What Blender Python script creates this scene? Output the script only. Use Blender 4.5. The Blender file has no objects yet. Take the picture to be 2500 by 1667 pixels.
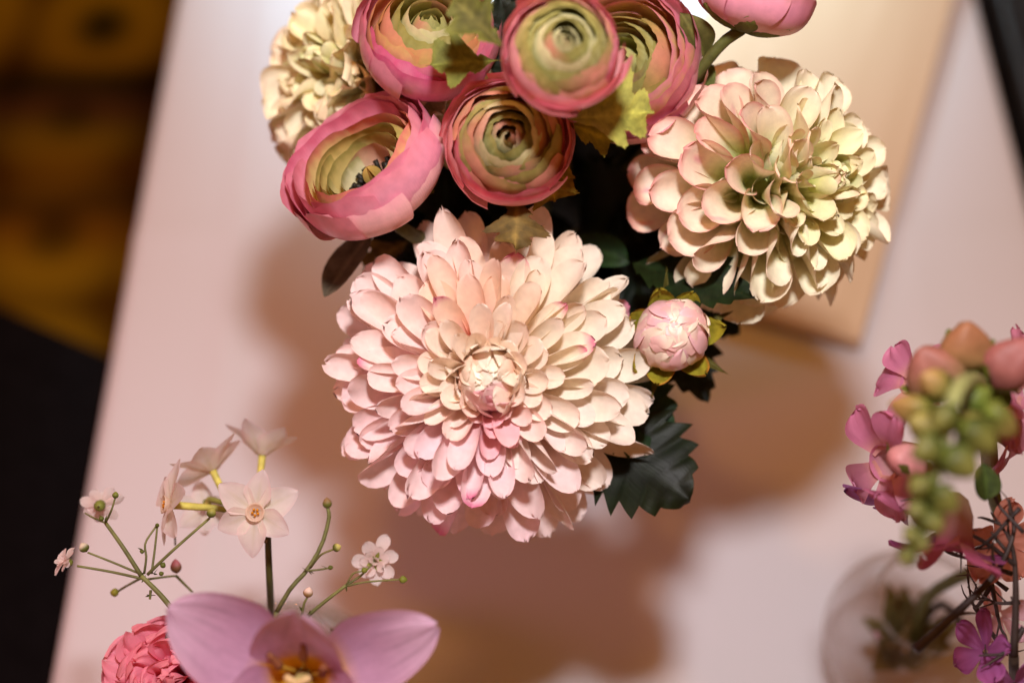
import bpy, math, random
import numpy as np

random.seed(11)
rng = np.random.default_rng(11)
scene = bpy.context.scene
COL = scene.collection
PI = math.pi

# ------------------------------------------------------------------ camera
F_PX = 50.0 / 36.0 * 2500.0
PITCH = math.radians(56.4)
CAM = np.array((0.0, -0.509, 0.766))
FWD = np.array((0.0, math.cos(PITCH), -math.sin(PITCH)))
UPV = np.array((0.0, math.sin(PITCH), math.cos(PITCH)))
RGT = np.array((1.0, 0.0, 0.0))
cam_data = bpy.data.cameras.new("camera")
cam = bpy.data.objects.new("camera", cam_data)
COL.objects.link(cam)
cam.location = CAM
cam.rotation_euler = (math.radians(90) - PITCH, 0, 0)
cam_data.lens = 50
cam_data.sensor_width = 36
cam_data.clip_start = 0.02
cam_data.clip_end = 50
cam_data.dof.use_dof = True
cam_data.dof.focus_distance = 0.578
cam_data.dof.aperture_fstop = 2.8
scene.camera = cam

# ------------------------------------------------------------------ world, lamps, exposure
world = bpy.data.worlds.new("World")
scene.world = world
world.use_nodes = True
bg = world.node_tree.nodes["Background"]
bg.inputs[0].default_value = (1.0, 0.36, 0.07, 1)      # warm tungsten room
bg.inputs[1].default_value = 0.25

def lamp(loc, target, watts, size, col, spread=180):
    d = bpy.data.lights.new("area_lamp", 'AREA')
    d.shape = 'DISK'; d.size = size; d.energy = watts; d.color = col; d.spread = math.radians(spread)
    o = bpy.data.objects.new("area_lamp", d)
    COL.objects.link(o)
    o.location = loc
    v = np.array(target, float) - np.array(loc, float)
    import mathutils
    o.rotation_euler = mathutils.Vector(v).to_track_quat('-Z', 'Y').to_euler()
    return o

lamp((0.03, -0.25, 0.93), (0.03, -0.1, 0.1), 4.9, 0.08, (1.0, 0.95, 0.97))       # lamp just above the bouquet
lamp((-0.25, 0.30, 1.35), (0.03, -0.1, 0.1), 2.4, 0.10, (1.0, 0.43, 0.11))       # tungsten ceiling lamp
lamp((0.02, 0.95, 0.70), (0.05, 0.51, 0), 2.2, 0.16, (0.60, 0.88, 1.0), 44)  # unseen low cool lamp, narrowed to brighten only the far cloth
lamp((-0.95, -0.45, 0.75), (-0.20, -0.18, 0), 0.36, 0.30, (1.0, 0.38, 0.56), 76)  # unseen weak lamp, low at the left, adds pink to the cloth

scene.view_settings.view_transform = 'Standard'
scene.view_settings.look = 'None'
scene.view_settings.exposure = 0.10
scene.view_settings.gamma = 1.0
scene.render.engine = 'CYCLES'
scene.cycles.use_denoising = True
scene.cycles.max_bounces = 10
scene.cycles.transparent_max_bounces = 24
scene.cycles.caustics_reflective = False
scene.cycles.caustics_refractive = False
scene.cycles.sample_clamp_indirect = 4.0

# ------------------------------------------------------------------ helpers
def P(px, py, d):
    """point seen at photo pixel (2500 wide) at distance d along the view axis"""
    return CAM + d * (FWD + (px - 1250.0) / F_PX * RGT + (833.5 - py) / F_PX * UPV)

def on_plane(px, py, z):
    v = FWD + (px - 1250.0) / F_PX * RGT + (833.5 - py) / F_PX * UPV
    return CAM + v * ((z - CAM[2]) / v[2])

def cdir(r, u, t):
    v = r * RGT + u * UPV - t * FWD
    return v / np.linalg.norm(v)

def nrm(v):
    v = np.asarray(v, float)
    return v / max(np.linalg.norm(v), 1e-12)

def lin(c):
    c = np.asarray(c, float) / 255.0
    return np.where(c <= 0.04045, c / 12.92, ((c + 0.055) / 1.055) ** 2.4)

LIN = lin

def mix(a, b, t):
    t = np.clip(np.asarray(t, float), 0, 1)[..., None]
    return np.asarray(a) * (1 - t) + np.asarray(b) * t

def sstep(x, a=0.0, b=1.0):
    t = np.clip((np.asarray(x, float) - a) / (b - a), 0, 1)
    return t * t * (3 - 2 * t)

def frame(axis, roll=0.0):
    """3x3 whose columns are a flower's local axes: z along its axis, x toward picture right"""
    z = nrm(axis)
    x = RGT - z * np.dot(RGT, z)
    if np.linalg.norm(x) < 0.15:
        x = UPV - z * np.dot(UPV, z)
    x = nrm(x)
    y = np.cross(z, x)
    M = np.stack([x, y, z], 1)
    c, s = math.cos(roll), math.sin(roll)
    return M @ np.array([[c, -s, 0], [s, c, 0], [0, 0, 1]])

def link_mesh(name, V, Fc, mat, parent=None, cols=None, uv=None, smooth=True):
    me = bpy.data.meshes.new(name)
    V = np.asarray(V, float)
    me.from_pydata(V.tolist(), [], Fc if isinstance(Fc, list) else np.asarray(Fc).tolist())
    if smooth:
        me.polygons.foreach_set("use_smooth", [True] * len(me.polygons))
    if cols is not None:
        cols = np.asarray(cols, float)
        if cols.ndim == 1:
            cols = np.tile(cols, (len(V), 1))
        a = me.color_attributes.new("Col", 'FLOAT_COLOR', 'POINT')
        a.data.foreach_set("color", np.concatenate([cols[:, :3], np.ones((len(V), 1))], 1).ravel())
    if uv is not None:
        l = me.uv_layers.new(name="UVMap")
        idx = np.zeros(len(me.loops), dtype=np.int32)
        me.loops.foreach_get("vertex_index", idx)
        l.data.foreach_set("uv", np.asarray(uv, float)[idx].ravel())
    me.materials.append(mat)
    me.update()
    o = bpy.data.objects.new(name, me)
    COL.objects.link(o)
    if parent is not None:
        o.parent = parent
    return o

class Thing:
    def __init__(self, name, label, cat, loc, R=None, group=None):
        import mathutils
        self.R = np.eye(3) if R is None else R
        self.loc = np.asarray(loc, float)
        e = bpy.data.objects.new(name, None)
        e.empty_display_size = 0.01
        COL.objects.link(e)
        M = np.eye(4); M[:3, :3] = self.R; M[:3, 3] = self.loc
        e.matrix_world = mathutils.Matrix(M.tolist())
        e["label"] = label; e["category"] = cat
        if group: e["group"] = group
        self.e = e
    def to_local(self, W):
        return (np.asarray(W, float) - self.loc) @ self.R
    def to_world(self, L):
        return np.asarray(L, float) @ self.R.T + self.loc
    def part(self, name, V, Fc, mat, cols=None, uv=None, smooth=True, parent=None):
        return link_mesh(name, V, Fc, mat, parent or self.e, cols, uv, smooth)
    def partw(self, name, V, Fc, mat, cols=None, uv=None, smooth=True, parent=None):
        return link_mesh(name, self.to_local(V), Fc, mat, parent or self.e, cols, uv, smooth)

def tag(o, label, cat, group=None):
    o["label"] = label; o["category"] = cat
    if group: o["group"] = group
    return o

# ------------------------------------------------------------------ materials
def new_mat(name):
    m = bpy.data.materials.new(name); m.use_nodes = True
    nt = m.node_tree; nt.nodes.clear()
    return m, nt, nt.nodes, nt.links

def cloth_petal(name, rough=0.6, spec=0.25, transl=0.25, weave=0.0, sheen=0.0, mottled=0.10, subs=0.0, weave_scale=150.0, use_attr=True, base=None, vein=0.0):
    m, nt, N, L = new_mat(name)
    out = N.new('ShaderNodeOutputMaterial')
    bs = N.new('ShaderNodeBsdfPrincipled')
    bs.inputs['Roughness'].default_value = rough
    bs.inputs['Specular IOR Level'].default_value = spec
    if sheen:
        bs.inputs['Sheen Weight'].default_value = sheen
        bs.inputs['Sheen Roughness'].default_value = 0.4
    at = N.new('ShaderNodeAttribute'); at.attribute_name = "Col"
    tc = N.new('ShaderNodeTexCoord')
    no = N.new('ShaderNodeTexNoise'); no.inputs['Scale'].default_value = 260; no.inputs['Detail'].default_value = 4
    L.new(tc.outputs['Object'], no.inputs['Vector'])
    mr = N.new('ShaderNodeMapRange')
    mr.inputs['From Min'].default_value = 0.3; mr.inputs['From Max'].default_value = 0.7
    mr.inputs['To Min'].default_value = 1 - mottled; mr.inputs['To Max'].default_value = 1 + mottled * 0.5
    L.new(no.outputs['Fac'], mr.inputs['Value'])
    mul = N.new('ShaderNodeMix'); mul.data_type = 'RGBA'; mul.blend_type = 'MULTIPLY'
    mul.inputs[0].default_value = 1.0
    L.new(at.outputs['Color'], mul.inputs[6])
    L.new(mr.outputs['Result'], mul.inputs[7])
    col = mul.outputs[2]
    L.new(col, bs.inputs['Base Color'])
    bump_h = None
    if weave > 0:
        w1 = N.new('ShaderNodeTexWave'); w1.bands_direction = 'X'; w1.inputs['Scale'].default_value = weave_scale
        w2 = N.new('ShaderNodeTexWave'); w2.bands_direction = 'Y'; w2.inputs['Scale'].default_value = weave_scale
        for w in (w1, w2):
            w.inputs['Distortion'].default_value = 0.6
            L.new(tc.outputs['UV'], w.inputs['Vector'])
        ad = N.new('ShaderNodeMath'); ad.operation = 'ADD'
        L.new(w1.outputs['Fac'], ad.inputs[0]); L.new(w2.outputs['Fac'], ad.inputs[1])
        bump_h = ad.outputs[0]
        bp = N.new('ShaderNodeBump'); bp.inputs['Strength'].default_value = weave; bp.inputs['Distance'].default_value = 0.0002
        L.new(bump_h, bp.inputs['Height'])
    else:
        no2 = N.new('ShaderNodeTexNoise'); no2.inputs['Scale'].default_value = 420; no2.inputs['Detail'].default_value = 3
        mp = N.new('ShaderNodeMapping'); mp.inputs['Scale'].default_value = (14.0, 1.2, 1.0)
        L.new(tc.outputs['UV'], mp.inputs['Vector'])
        no2.inputs['Scale'].default_value = 3.0
        L.new(mp.outputs['Vector'], no2.inputs['Vector'])
        bp = N.new('ShaderNodeBump'); bp.inputs['Strength'].default_value = 0.25 + vein; bp.inputs['Distance'].default_value = 0.0006
        L.new(no2.outputs['Fac'], bp.inputs['Height'])
    L.new(bp.outputs['Normal'], bs.inputs['Normal'])
    if transl > 0:
        tr = N.new('ShaderNodeBsdfTranslucent')
        L.new(col, tr.inputs['Color'])
        mx = N.new('ShaderNodeMixShader'); mx.inputs[0].default_value = transl
        L.new(bs.outputs[0], mx.inputs[1]); L.new(tr.outputs[0], mx.inputs[2])
        L.new(mx.outputs[0], out.inputs[0])
    else:
        L.new(bs.outputs[0], out.inputs[0])
    return m

M_PETAL = cloth_petal("matte_fabric_petal", rough=0.7, spec=0.15, transl=0.24, weave=0.12, weave_scale=26)
M_WAX = cloth_petal("smooth_coated_petal", rough=0.5, spec=0.25, transl=0.08)
M_SATIN = cloth_petal("satin_petal", rough=0.32, spec=0.7, transl=0.15, weave=0.15, sheen=0.0, weave_scale=18)
M_FRESH = cloth_petal("fresh_petal", rough=0.5, spec=0.3, transl=0.38, mottled=0.06, vein=0.2)
M_THIN = cloth_petal("thin_fresh_petal", rough=0.5, spec=0.3, transl=0.55, mottled=0.05, vein=0.2)
M_LEAF = cloth_petal("fabric_leaf", rough=0.65, spec=0.2, transl=0.12, mottled=0.35)
M_DARKLEAF = cloth_petal("dark_coated_leaf", rough=0.5, spec=0.25, transl=0.04, mottled=0.35)
M_STEM = cloth_petal("stem", rough=0.55, spec=0.3, transl=0.0, mottled=0.3)
M_BUD = cloth_petal("fleshy_bud", rough=0.5, spec=0.3, transl=0.12, mottled=0.15)

def simple(name, rgb, rough=0.6, spec=0.3, noise=0.2, nscale=40, bump=0.0, metallic=0.0):
    m, nt, N, L = new_mat(name)
    out = N.new('ShaderNodeOutputMaterial'); bs = N.new('ShaderNodeBsdfPrincipled')
    bs.inputs['Roughness'].default_value = rough; bs.inputs['Specular IOR Level'].default_value = spec
    bs.inputs['Metallic'].default_value = metallic
    tc = N.new('ShaderNodeTexCoord'); no = N.new('ShaderNodeTexNoise')
    no.inputs['Scale'].default_value = nscale; no.inputs['Detail'].default_value = 6
    L.new(tc.outputs['Object'], no.inputs['Vector'])
    cr = N.new('ShaderNodeValToRGB')
    a = np.asarray(rgb) * (1 - noise); b = np.asarray(rgb) * (1 + noise)
    cr.color_ramp.elements[0].position = 0.3; cr.color_ramp.elements[0].color = (*a, 1)
    cr.color_ramp.elements[1].position = 0.7; cr.color_ramp.elements[1].color = (*b, 1)
    L.new(no.outputs['Fac'], cr.inputs[0]); L.new(cr.outputs[0], bs.inputs['Base Color'])
    if bump:
        bp = N.new('ShaderNodeBump'); bp.inputs['Strength'].default_value = bump; bp.inputs['Distance'].default_value = 0.002
        L.new(no.outputs['Fac'], bp.inputs['Height']); L.new(bp.outputs[0], bs.inputs['Normal'])
    L.new(bs.outputs[0], out.inputs[0])
    return m

def glass_mat(name, tint=(1, 1, 1), rough=0.02, ior=1.45, density=0.0):
    """thin clear glass: what is behind shows through, the rim and lamps reflect"""
    m, nt, N, L = new_mat(name)
    out = N.new('ShaderNodeOutputMaterial')
    tr = N.new('ShaderNodeBsdfTransparent'); tr.inputs[0].default_value = (*tint, 1)
    gl = N.new('ShaderNodeBsdfGlossy'); gl.inputs['Roughness'].default_value = rough
    fr = N.new('ShaderNodeLayerWeight'); fr.inputs['Blend'].default_value = 0.5
    pw = N.new('ShaderNodeMath'); pw.operation = 'POWER'; pw.inputs[1].default_value = 3.5
    L.new(fr.outputs['Facing'], pw.inputs[0])
    ma = N.new('ShaderNodeMath'); ma.operation = 'MULTIPLY_ADD'; ma.inputs[1].default_value = 0.85; ma.inputs[2].default_value = 0.08
    L.new(pw.outputs[0], ma.inputs[0])
    fr = ma
    mx = N.new('ShaderNodeMixShader')
    df = N.new('ShaderNodeBsdfTranslucent'); df.inputs[0].default_value = (0.95, 0.94, 0.96, 1)   # white painted into the rim in place of its bright ring of light
    d2 = N.new('ShaderNodeBsdfDiffuse'); d2.inputs[0].default_value = (0.95, 0.94, 0.96, 1)
    m0 = N.new('ShaderNodeMixShader'); m0.inputs[0].default_value = 0.5
    L.new(df.outputs[0], m0.inputs[1]); L.new(d2.outputs[0], m0.inputs[2])
    m1 = N.new('ShaderNodeMixShader'); m1.inputs[0].default_value = 0.55
    L.new(gl.outputs[0], m1.inputs[1]); L.new(m0.outputs[0], m1.inputs[2])
    L.new(fr.outputs[0], mx.inputs[0]); L.new(tr.outputs[0], mx.inputs[1]); L.new(m1.outputs[0], mx.inputs[2])
    L.new(mx.outputs[0], out.inputs[0])
    return m

M_GLASS = glass_mat("clear_glass", (0.995, 0.99, 0.995), 0.05, 1.5)
def refract_glass():
    m = M_GLASS; nt = m.node_tree; N, L = nt.nodes, nt.links
    out = [n for n in N if n.type == 'OUTPUT_MATERIAL'][0]
    thin = out.inputs[0].links[0].from_socket
    g = N.new('ShaderNodeBsdfGlass'); g.inputs['IOR'].default_value = 1.48; g.inputs['Roughness'].default_value = 0.02
    g.inputs['Color'].default_value = (0.99, 0.98, 0.99, 1)
    mx = N.new('ShaderNodeMixShader'); mx.inputs[0].default_value = 0.06
    L.new(thin, mx.inputs[1]); L.new(g.outputs[0], mx.inputs[2]); L.new(mx.outputs[0], out.inputs[0])
refract_glass()
M_WATER = glass_mat("murky_water", (0.80, 0.72, 0.62), 0.05, 1.2)

# ------------------------------------------------------------------ shape builders
def grid_faces(nv, nu, closed=False):
    Fs = []
    m = nu if closed else nu - 1
    for i in range(nv - 1):
        for j in range(m):
            a = i * nu + j; b = i * nu + (j + 1) % nu
            Fs.append((a, b, b + nu, a + nu))
    return Fs

def petal(L, W, a0, a1, bend=0.0, tip=0.62, basew=0.35, nu=9, nv=12, jag=0.0, power=2.0, ruffle=0.0, rfreq=3.0, ap=1.0, bp=1.0, lift=0.0, rr=rng):
    """one petal: y outward, z up, x across; a0/a1 half angle of its roll at base and tip"""
    t = np.linspace(0, 1, nv); v = 1 - (1 - t) ** 1.5
    u = np.linspace(-1, 1, nu)
    hu = W / 2 * (basew + (1 - basew) * sstep(v, 0, tip + 0.12))
    q = np.clip((v - tip) / (1 - tip), 0, 1)
    outl = np.maximum((1 - q ** power) ** (1 / power), 0.0)
    outl[-1] = 0.10
    a = np.maximum(a0 + (a1 - a0) * v ** ap, 0.02)
    r = hu / a
    dv = np.diff(v, prepend=0)
    ang = bend * v ** bp
    y = np.cumsum(np.cos(ang) * dv) * L
    z = np.cumsum(np.sin(ang) * dv) * L
    s = u[None, :] * (hu * outl)[:, None]
    X = r[:, None] * np.sin(s / r[:, None])
    Zc = r[:, None] * (1 - np.cos(s / r[:, None]))
    Y = y[:, None] - Zc * np.sin(ang)[:, None]
    Z = z[:, None] + Zc * np.cos(ang)[:, None]
    if jag:
        n = rr.normal(0, jag * L, nu)
        Y = Y + n[None, :] * (v ** 4)[:, None]
    if ruffle:
        ph = rr.uniform(0, 6.28)
        wv = np.sin(u * PI * rfreq + ph)[None, :] + 0.5 * np.sin(u * PI * rfreq * 2.3 + 2 * ph)[None, :]
        Z = Z + wv * (v ** 2)[:, None] * ruffle
        Y = Y + np.cos(u * PI * rfreq * 1.7 + ph)[None, :] * (v ** 3)[:, None] * ruffle * 0.5
    # slight irregular twist and cockling
    tw = rr.normal(0, 0.10)
    c, sn = np.cos(tw * v)[:, None], np.sin(tw * v)[:, None]
    X, Z = X * c - Z * sn * 0.5, Z * c + X * sn
    k1, k2 = rr.uniform(0, 6.28, 2)
    Z = Z + 0.018 * W * (np.sin(u * 3.1 + k1)[None, :] * np.sin(v * 6 + k2)[:, None])
    V = np.stack([X, Y, Z], -1).reshape(-1, 3)
    UV = np.stack(np.broadcast_arrays(u[None, :] * 0.5 + 0.5, v[:, None]), -1).reshape(-1, 2)
    EDGE = np.broadcast_to(np.abs(u)[None, :], (nv, nu)).reshape(-1)
    return V, grid_faces(nv, nu), UV, EDGE

def rotx(V, a):
    c, s = math.cos(a), math.sin(a)
    return V @ np.array([[1, 0, 0], [0, c, s], [0, -s, c]])

def roty(V, a):
    c, s = math.cos(a), math.sin(a)
    return V @ np.array([[c, 0, -s], [0, 1, 0], [s, 0, c]])

def rotz(V, a):
    c, s = math.cos(a), math.sin(a)
    return V @ np.array([[c, s, 0], [-s, c, 0], [0, 0, 1]])

def place_petal(V, elev, az, r0, z0, roll=0.0):
    V = roty(V, roll)
    V = rotx(V, elev)
    V = V + np.array((0, r0, z0))
    return rotz(V, az - PI / 2)

def resample(pts, n):
    pts = np.asarray(pts, float)
    if len(pts) == 2:
        return pts[0] + (pts[1] - pts[0]) * np.linspace(0, 1, n)[:, None]
    Q = np.concatenate([[2 * pts[0] - pts[1]], pts, [2 * pts[-1] - pts[-2]]])
    out = []
    m = len(pts) - 1
    for k in np.linspace(0, m - 1e-6, n):
        i = int(k); t = k - i
        p0, p1, p2, p3 = Q[i:i + 4]
        out.append(0.5 * (2 * p1 + (p2 - p0) * t + (2 * p0 - 5 * p1 + 4 * p2 - p3) * t * t + (3 * p1 - p0 - 3 * p2 + p3) * t ** 3))
    return np.array(out)

def tube(pts, r0, r1, n=12, sides=8):
    C = resample(pts, n)
    T = np.gradient(C, axis=0)
    T /= np.linalg.norm(T, axis=1)[:, None] + 1e-12
    ref = np.array((0.31, 0.2, 0.93))
    if abs(np.dot(ref, T[0])) > 0.9: ref = np.array((0.9, 0.3, 0.1))
    V = []
    nrmv = nrm(np.cross(T[0], ref))
    for i in range(n):
        nrmv = nrm(nrmv - T[i] * np.dot(nrmv, T[i]))
        b = np.cross(T[i], nrmv)
        r = r0 + (r1 - r0) * i / (n - 1)
        for k in range(sides):
            a = 2 * PI * k / sides
            V.append(C[i] + r * (math.cos(a) * nrmv + math.sin(a) * b))
    Fc = grid_faces(n, sides, True)
    Fc.append(tuple(range(sides))[::-1]); Fc.append(tuple(range((n - 1) * sides, n * sides)))
    return np.array(V), Fc

def lathe(prof, sides=32, closed_top=False):
    prof = np.asarray(prof, float)
    V = []
    for r, z in prof:
        for k in range(sides):
            a = 2 * PI * k / sides
            V.append((r * math.cos(a), r * math.sin(a), z))
    return np.array(V), grid_faces(len(prof), sides, True)

def bud_shape(L, R, n=9, sides=10, pw=0.9, lump=0.08):
    t = np.linspace(0, 1, n)
    prof = np.stack([R * np.sin(PI * t ** pw) ** 0.75 + 1e-4, L * t], 1)
    V, Fc = lathe(prof, sides)
    V[:, :2] *= (1 + lump * np.sin(3 * np.arctan2(V[:, 1], V[:, 0]) + rng.uniform(0, 6)))[:, None]
    Fc.append(tuple(range(sides))[::-1]); Fc.append(tuple(range((n - 1) * sides, n * sides)))
    return V, Fc

def leaf(L, W, kind='serrate', bend=0.3, fold=0.35, sweep=0.45, teeth=9, wave=0.06):
    nv, nu = (54 if kind != 'smooth' else 18), 9
    v = np.linspace(0, 1, nv); u = np.linspace(-1, 1, nu)
    if kind == 'lobed':
        e = W / 2 * (0.12 + 0.88 * sstep(v, 0.05, 0.62)) * np.clip(1 - (v - 0.72) / 0.28, 0, 1) ** 0.6 if False else W / 2 * (0.10 + 0.90 * sstep(v, 0.04, 0.55)) * (1 - sstep(v, 0.62, 1.0) * 0.92)
        saws = []
        for sd in (0, 1):
            f = (v * teeth + 0.25 * sd + 0.1 * rng.normal()) % 1.0
            saws.append(0.42 + 0.58 * np.sin(PI * np.clip(f, 0, 1) ** 1.5) ** 0.8 + 0.05 * np.sin(f * 40))
    else:
        e = W / 2 * np.sin(PI * np.clip(v, 0, 1) ** 0.75) ** 0.9
        saws = []
        for sd in (0, 1):
            f = (v * teeth + 0.3 * sd) % 1.0
            dep = 0.24 if kind == 'serrate' else 0.0
            saws.append(1 - dep + dep * f ** 1.2 * 1.3)
    h = np.where(u[None, :] < 0, (e * saws[0])[:, None], (e * saws[1])[:, None])
    ph = rng.uniform(0, 6.28)
    au = np.abs(u)[None, :]
    X = u[None, :] * h
    Y = v[:, None] * L * (1 - 0.12) + au * h * sweep
    Z = au * h * fold + wave * W * np.sin(v[:, None] * 7 + ph + u[None, :] * 1.5) * au + 0.006 * W * np.sin(v * 45)[:, None] * au
    a = bend * v[:, None] ** 1.3
    Yb = Y * np.cos(a) - Z * np.sin(a)
    Zb = -Y * np.sin(a) * 0.7 + Z * np.cos(a)
    V = np.stack([X, Yb, Zb], -1).reshape(-1, 3)
    UV = np.stack(np.broadcast_arrays(u[None, :] * 0.5 + 0.5, v[:, None]), -1).reshape(-1, 2)
    EDGE = np.broadcast_to(au, (nv, nu)).reshape(-1)
    return V, grid_faces(nv, nu), UV, EDGE

def leaf_on(th, p0, p1, normal, W, kind, c_mid, c_edge, mat, bend=0.3, fold=0.3, teeth=9, sweep=0.45, name="leaf"):
    p0 = np.asarray(p0); p1 = np.asarray(p1)
    L = np.linalg.norm(p1 - p0)
    Y = nrm(p1 - p0); Z = nrm(np.asarray(normal) - Y * np.dot(normal, Y)); X = np.cross(Y, Z)
    V, Fc, UV, E = leaf(L, W, kind, bend, fold, sweep, teeth)
    # keep base and tip where they are asked for although the blade bends
    R = np.stack([X, Y, Z], 1)
    Wd = V @ R.T + p0
    cols = mix(lin(c_mid), lin(c_edge), E ** 1.5 * 0.9)
    vein = np.exp(-(E / 0.10) ** 2)
    side = np.clip(np.sin((UV[:, 1] * (teeth + 4) - E * 0.9) * 2 * PI) - 0.75, 0, 1) * 4 * (1 - E)
    cols = cols * (1 + 0.8 * vein + 0.35 * side)[:, None]
    return th.partw(name, Wd, Fc, mat, cols, UV)

def stem_on(th, pts, r0, r1, c0, c1=None, name="stem", n=14, sides=8, mat=None):
    V, Fc = tube(pts, r0, r1, n, sides)
    t = np.repeat(np.linspace(0, 1, n), sides)
    cols = mix(lin(c0), lin(c1 if c1 is not None else c0), t)
    return th.partw(name, V, Fc, mat or M_STEM, cols)

# ------------------------------------------------------------------ the setting: floor, table, cloth, neighbours
def box_mesh(x0, x1, y0, y1, z0, z1, bev=0.0):
    import bmesh
    bm = bmesh.new()
    bmesh.ops.create_cube(bm, size=1.0)
    for v in bm.verts:
        v.co.x = x0 + (v.co.x + 0.5) * (x1 - x0); v.co.y = y0 + (v.co.y + 0.5) * (y1 - y0); v.co.z = z0 + (v.co.z + 0.5) * (z1 - z0)
    if bev:
        bmesh.ops.bevel(bm, geom=list(bm.edges), offset=bev, segments=3, profile=0.5, affect='EDGES')
    V = [tuple(v.co) for v in bm.verts]; Fc = [tuple(v.index for v in f.verts) for f in bm.faces]
    bm.free()
    return V, Fc

FLOOR_Z = -0.74
def carpet_mat():
    m, nt, N, L = new_mat("patterned_carpet")
    out = N.new('ShaderNodeOutputMaterial'); bs = N.new('ShaderNodeBsdfPrincipled')
    bs.inputs['Roughness'].default_value = 0.95; bs.inputs['Specular IOR Level'].default_value = 0.05
    tc = N.new('ShaderNodeTexCoord')
    sep = N.new('ShaderNodeSeparateXYZ'); L.new(tc.outputs['Object'], sep.inputs[0])
    no = N.new('ShaderNodeTexNoise'); no.inputs['Scale'].default_value = 9; no.inputs['Detail'].default_value = 3
    L.new(tc.outputs['Object'], no.inputs['Vector'])
    # bands of the border, by the distance along the floor
    ad = N.new('ShaderNodeMath'); ad.operation = 'MULTIPLY_ADD'; ad.inputs[1].default_value = 0.05
    L.new(no.outputs['Fac'], ad.inputs[0]); L.new(sep.outputs['Y'], ad.inputs[2])
    mr = N.new('ShaderNodeMapRange'); mr.inputs['From Min'].default_value = 0.5; mr.inputs['From Max'].default_value = 1.3
    L.new(ad.outputs[0], mr.inputs['Value'])
    cr = N.new('ShaderNodeValToRGB'); e = cr.color_ramp.elements
    stops = [(0.0, (0.333, 0.225, 0.012)), (0.17, (0.333, 0.212, 0.010)), (0.24, (0.201, 0.093, 0.006)), (0.30, (0.075, 0.037, 0.005)), (0.37, (0.250, 0.131, 0.007)), (0.45, (0.184, 0.119, 0.007)),
             (0.50, (0.092, 0.047, 0.012)), (0.545, (0.075, 0.030, 0.013)), (0.565, (0.027, 0.022, 0.006)), (0.60, (0.049, 0.026, 0.001)), (0.64, (0.217, 0.131, 0.006)), (0.72, (0.233, 0.147, 0.006)), (0.86, (0.284, 0.198, 0.007)), (1.0, (0.333, 0.212, 0.007))]
    e[0].position, e[0].color = stops[0][0], (*stops[0][1], 1)
    e[1].position, e[1].color = stops[-1][0], (*stops[-1][1], 1)
    for p, c in stops[1:-1]:
        x = e.new(p); x.color = (*c, 1)
    L.new(mr.outputs[0], cr.inputs[0])
    # dark medallion motifs
    mp = N.new('ShaderNodeMapping'); mp.inputs['Scale'].default_value = (5.0, 4.5, 1); mp.inputs['Location'].default_value = (0.15, 0.25, 0)
    L.new(tc.outputs['Object'], mp.inputs['Vector'])
    vo = N.new('ShaderNodeTexVoronoi'); vo.inputs['Scale'].default_value = 1.0; vo.inputs['Randomness'].default_value = 0.25
    L.new(mp.outputs['Vector'], vo.inputs['Vector'])
    c2 = N.new('ShaderNodeValToRGB'); q = c2.color_ramp.elements
    q[0].position = 0.10; q[0].color = (0.10, 0.12, 0.10, 1); q[1].position = 0.30; q[1].color = (1.35, 1.3, 1.2, 1)
    x = q.new(0.48); x.color = (0.95, 0.9, 0.9, 1); x = q.new(0.62); x.color = (0.35, 0.25, 0.25, 1)
    L.new(vo.outputs['Distance'], c2.inputs[0])
    mul = N.new('ShaderNodeMix'); mul.data_type = 'RGBA'; mul.blend_type = 'MULTIPLY'; mul.inputs[0].default_value = 1.0
    L.new(cr.outputs[0], mul.inputs[6]); L.new(c2.outputs[0], mul.inputs[7])
    L.new(mul.outputs[2], bs.inputs['Base Color'])
    L.new(bs.outputs[0], out.inputs[0])
    return m

fl = link_mesh("carpet", [(-5, -4, FLOOR_Z), (5, -4, FLOOR_Z), (5, 7, FLOOR_Z), (-5, 7, FLOOR_Z)], [(0, 1, 2, 3)], carpet_mat(), smooth=False)
fl["kind"] = "structure"

TX0, TX1, TY0, TY1 = -0.256, 0.356, -0.85, 1.15
def cloth_mat():
    m, nt, N, L = new_mat("white_tablecloth")
    out = N.new('ShaderNodeOutputMaterial'); bs = N.new('ShaderNodeBsdfPrincipled')
    bs.inputs['Base Color'].default_value = (0.71, 0.70, 0.74, 1)
    bs.inputs['Roughness'].default_value = 0.85; bs.inputs['Specular IOR Level'].default_value = 0.15
    bs.inputs['Sheen Weight'].default_value = 0.1
    tc = N.new('ShaderNodeTexCoord'); no = N.new('ShaderNodeTexNoise'); no.inputs['Scale'].default_value = 14; no.inputs['Detail'].default_value = 5
    L.new(tc.outputs['Object'], no.inputs['Vector'])
    w = N.new('ShaderNodeTexNoise'); w.inputs['Scale'].default_value = 900
    L.new(tc.outputs['Object'], w.inputs['Vector'])
    ad = N.new('ShaderNodeMath'); ad.operation = 'MULTIPLY_ADD'; ad.inputs[1].default_value = 0.12
    L.new(w.outputs['Fac'], ad.inputs[0]); L.new(no.outputs['Fac'], ad.inputs[2])
    bp = N.new('ShaderNodeBump'); bp.inputs['Strength'].default_value = 0.10; bp.inputs['Distance'].default_value = 0.004
    L.new(ad.outputs[0], bp.inputs['Height']); L.new(bp.outputs[0], bs.inputs['Normal'])
    L.new(bs.outputs[0], out.inputs[0])
    return m

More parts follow.
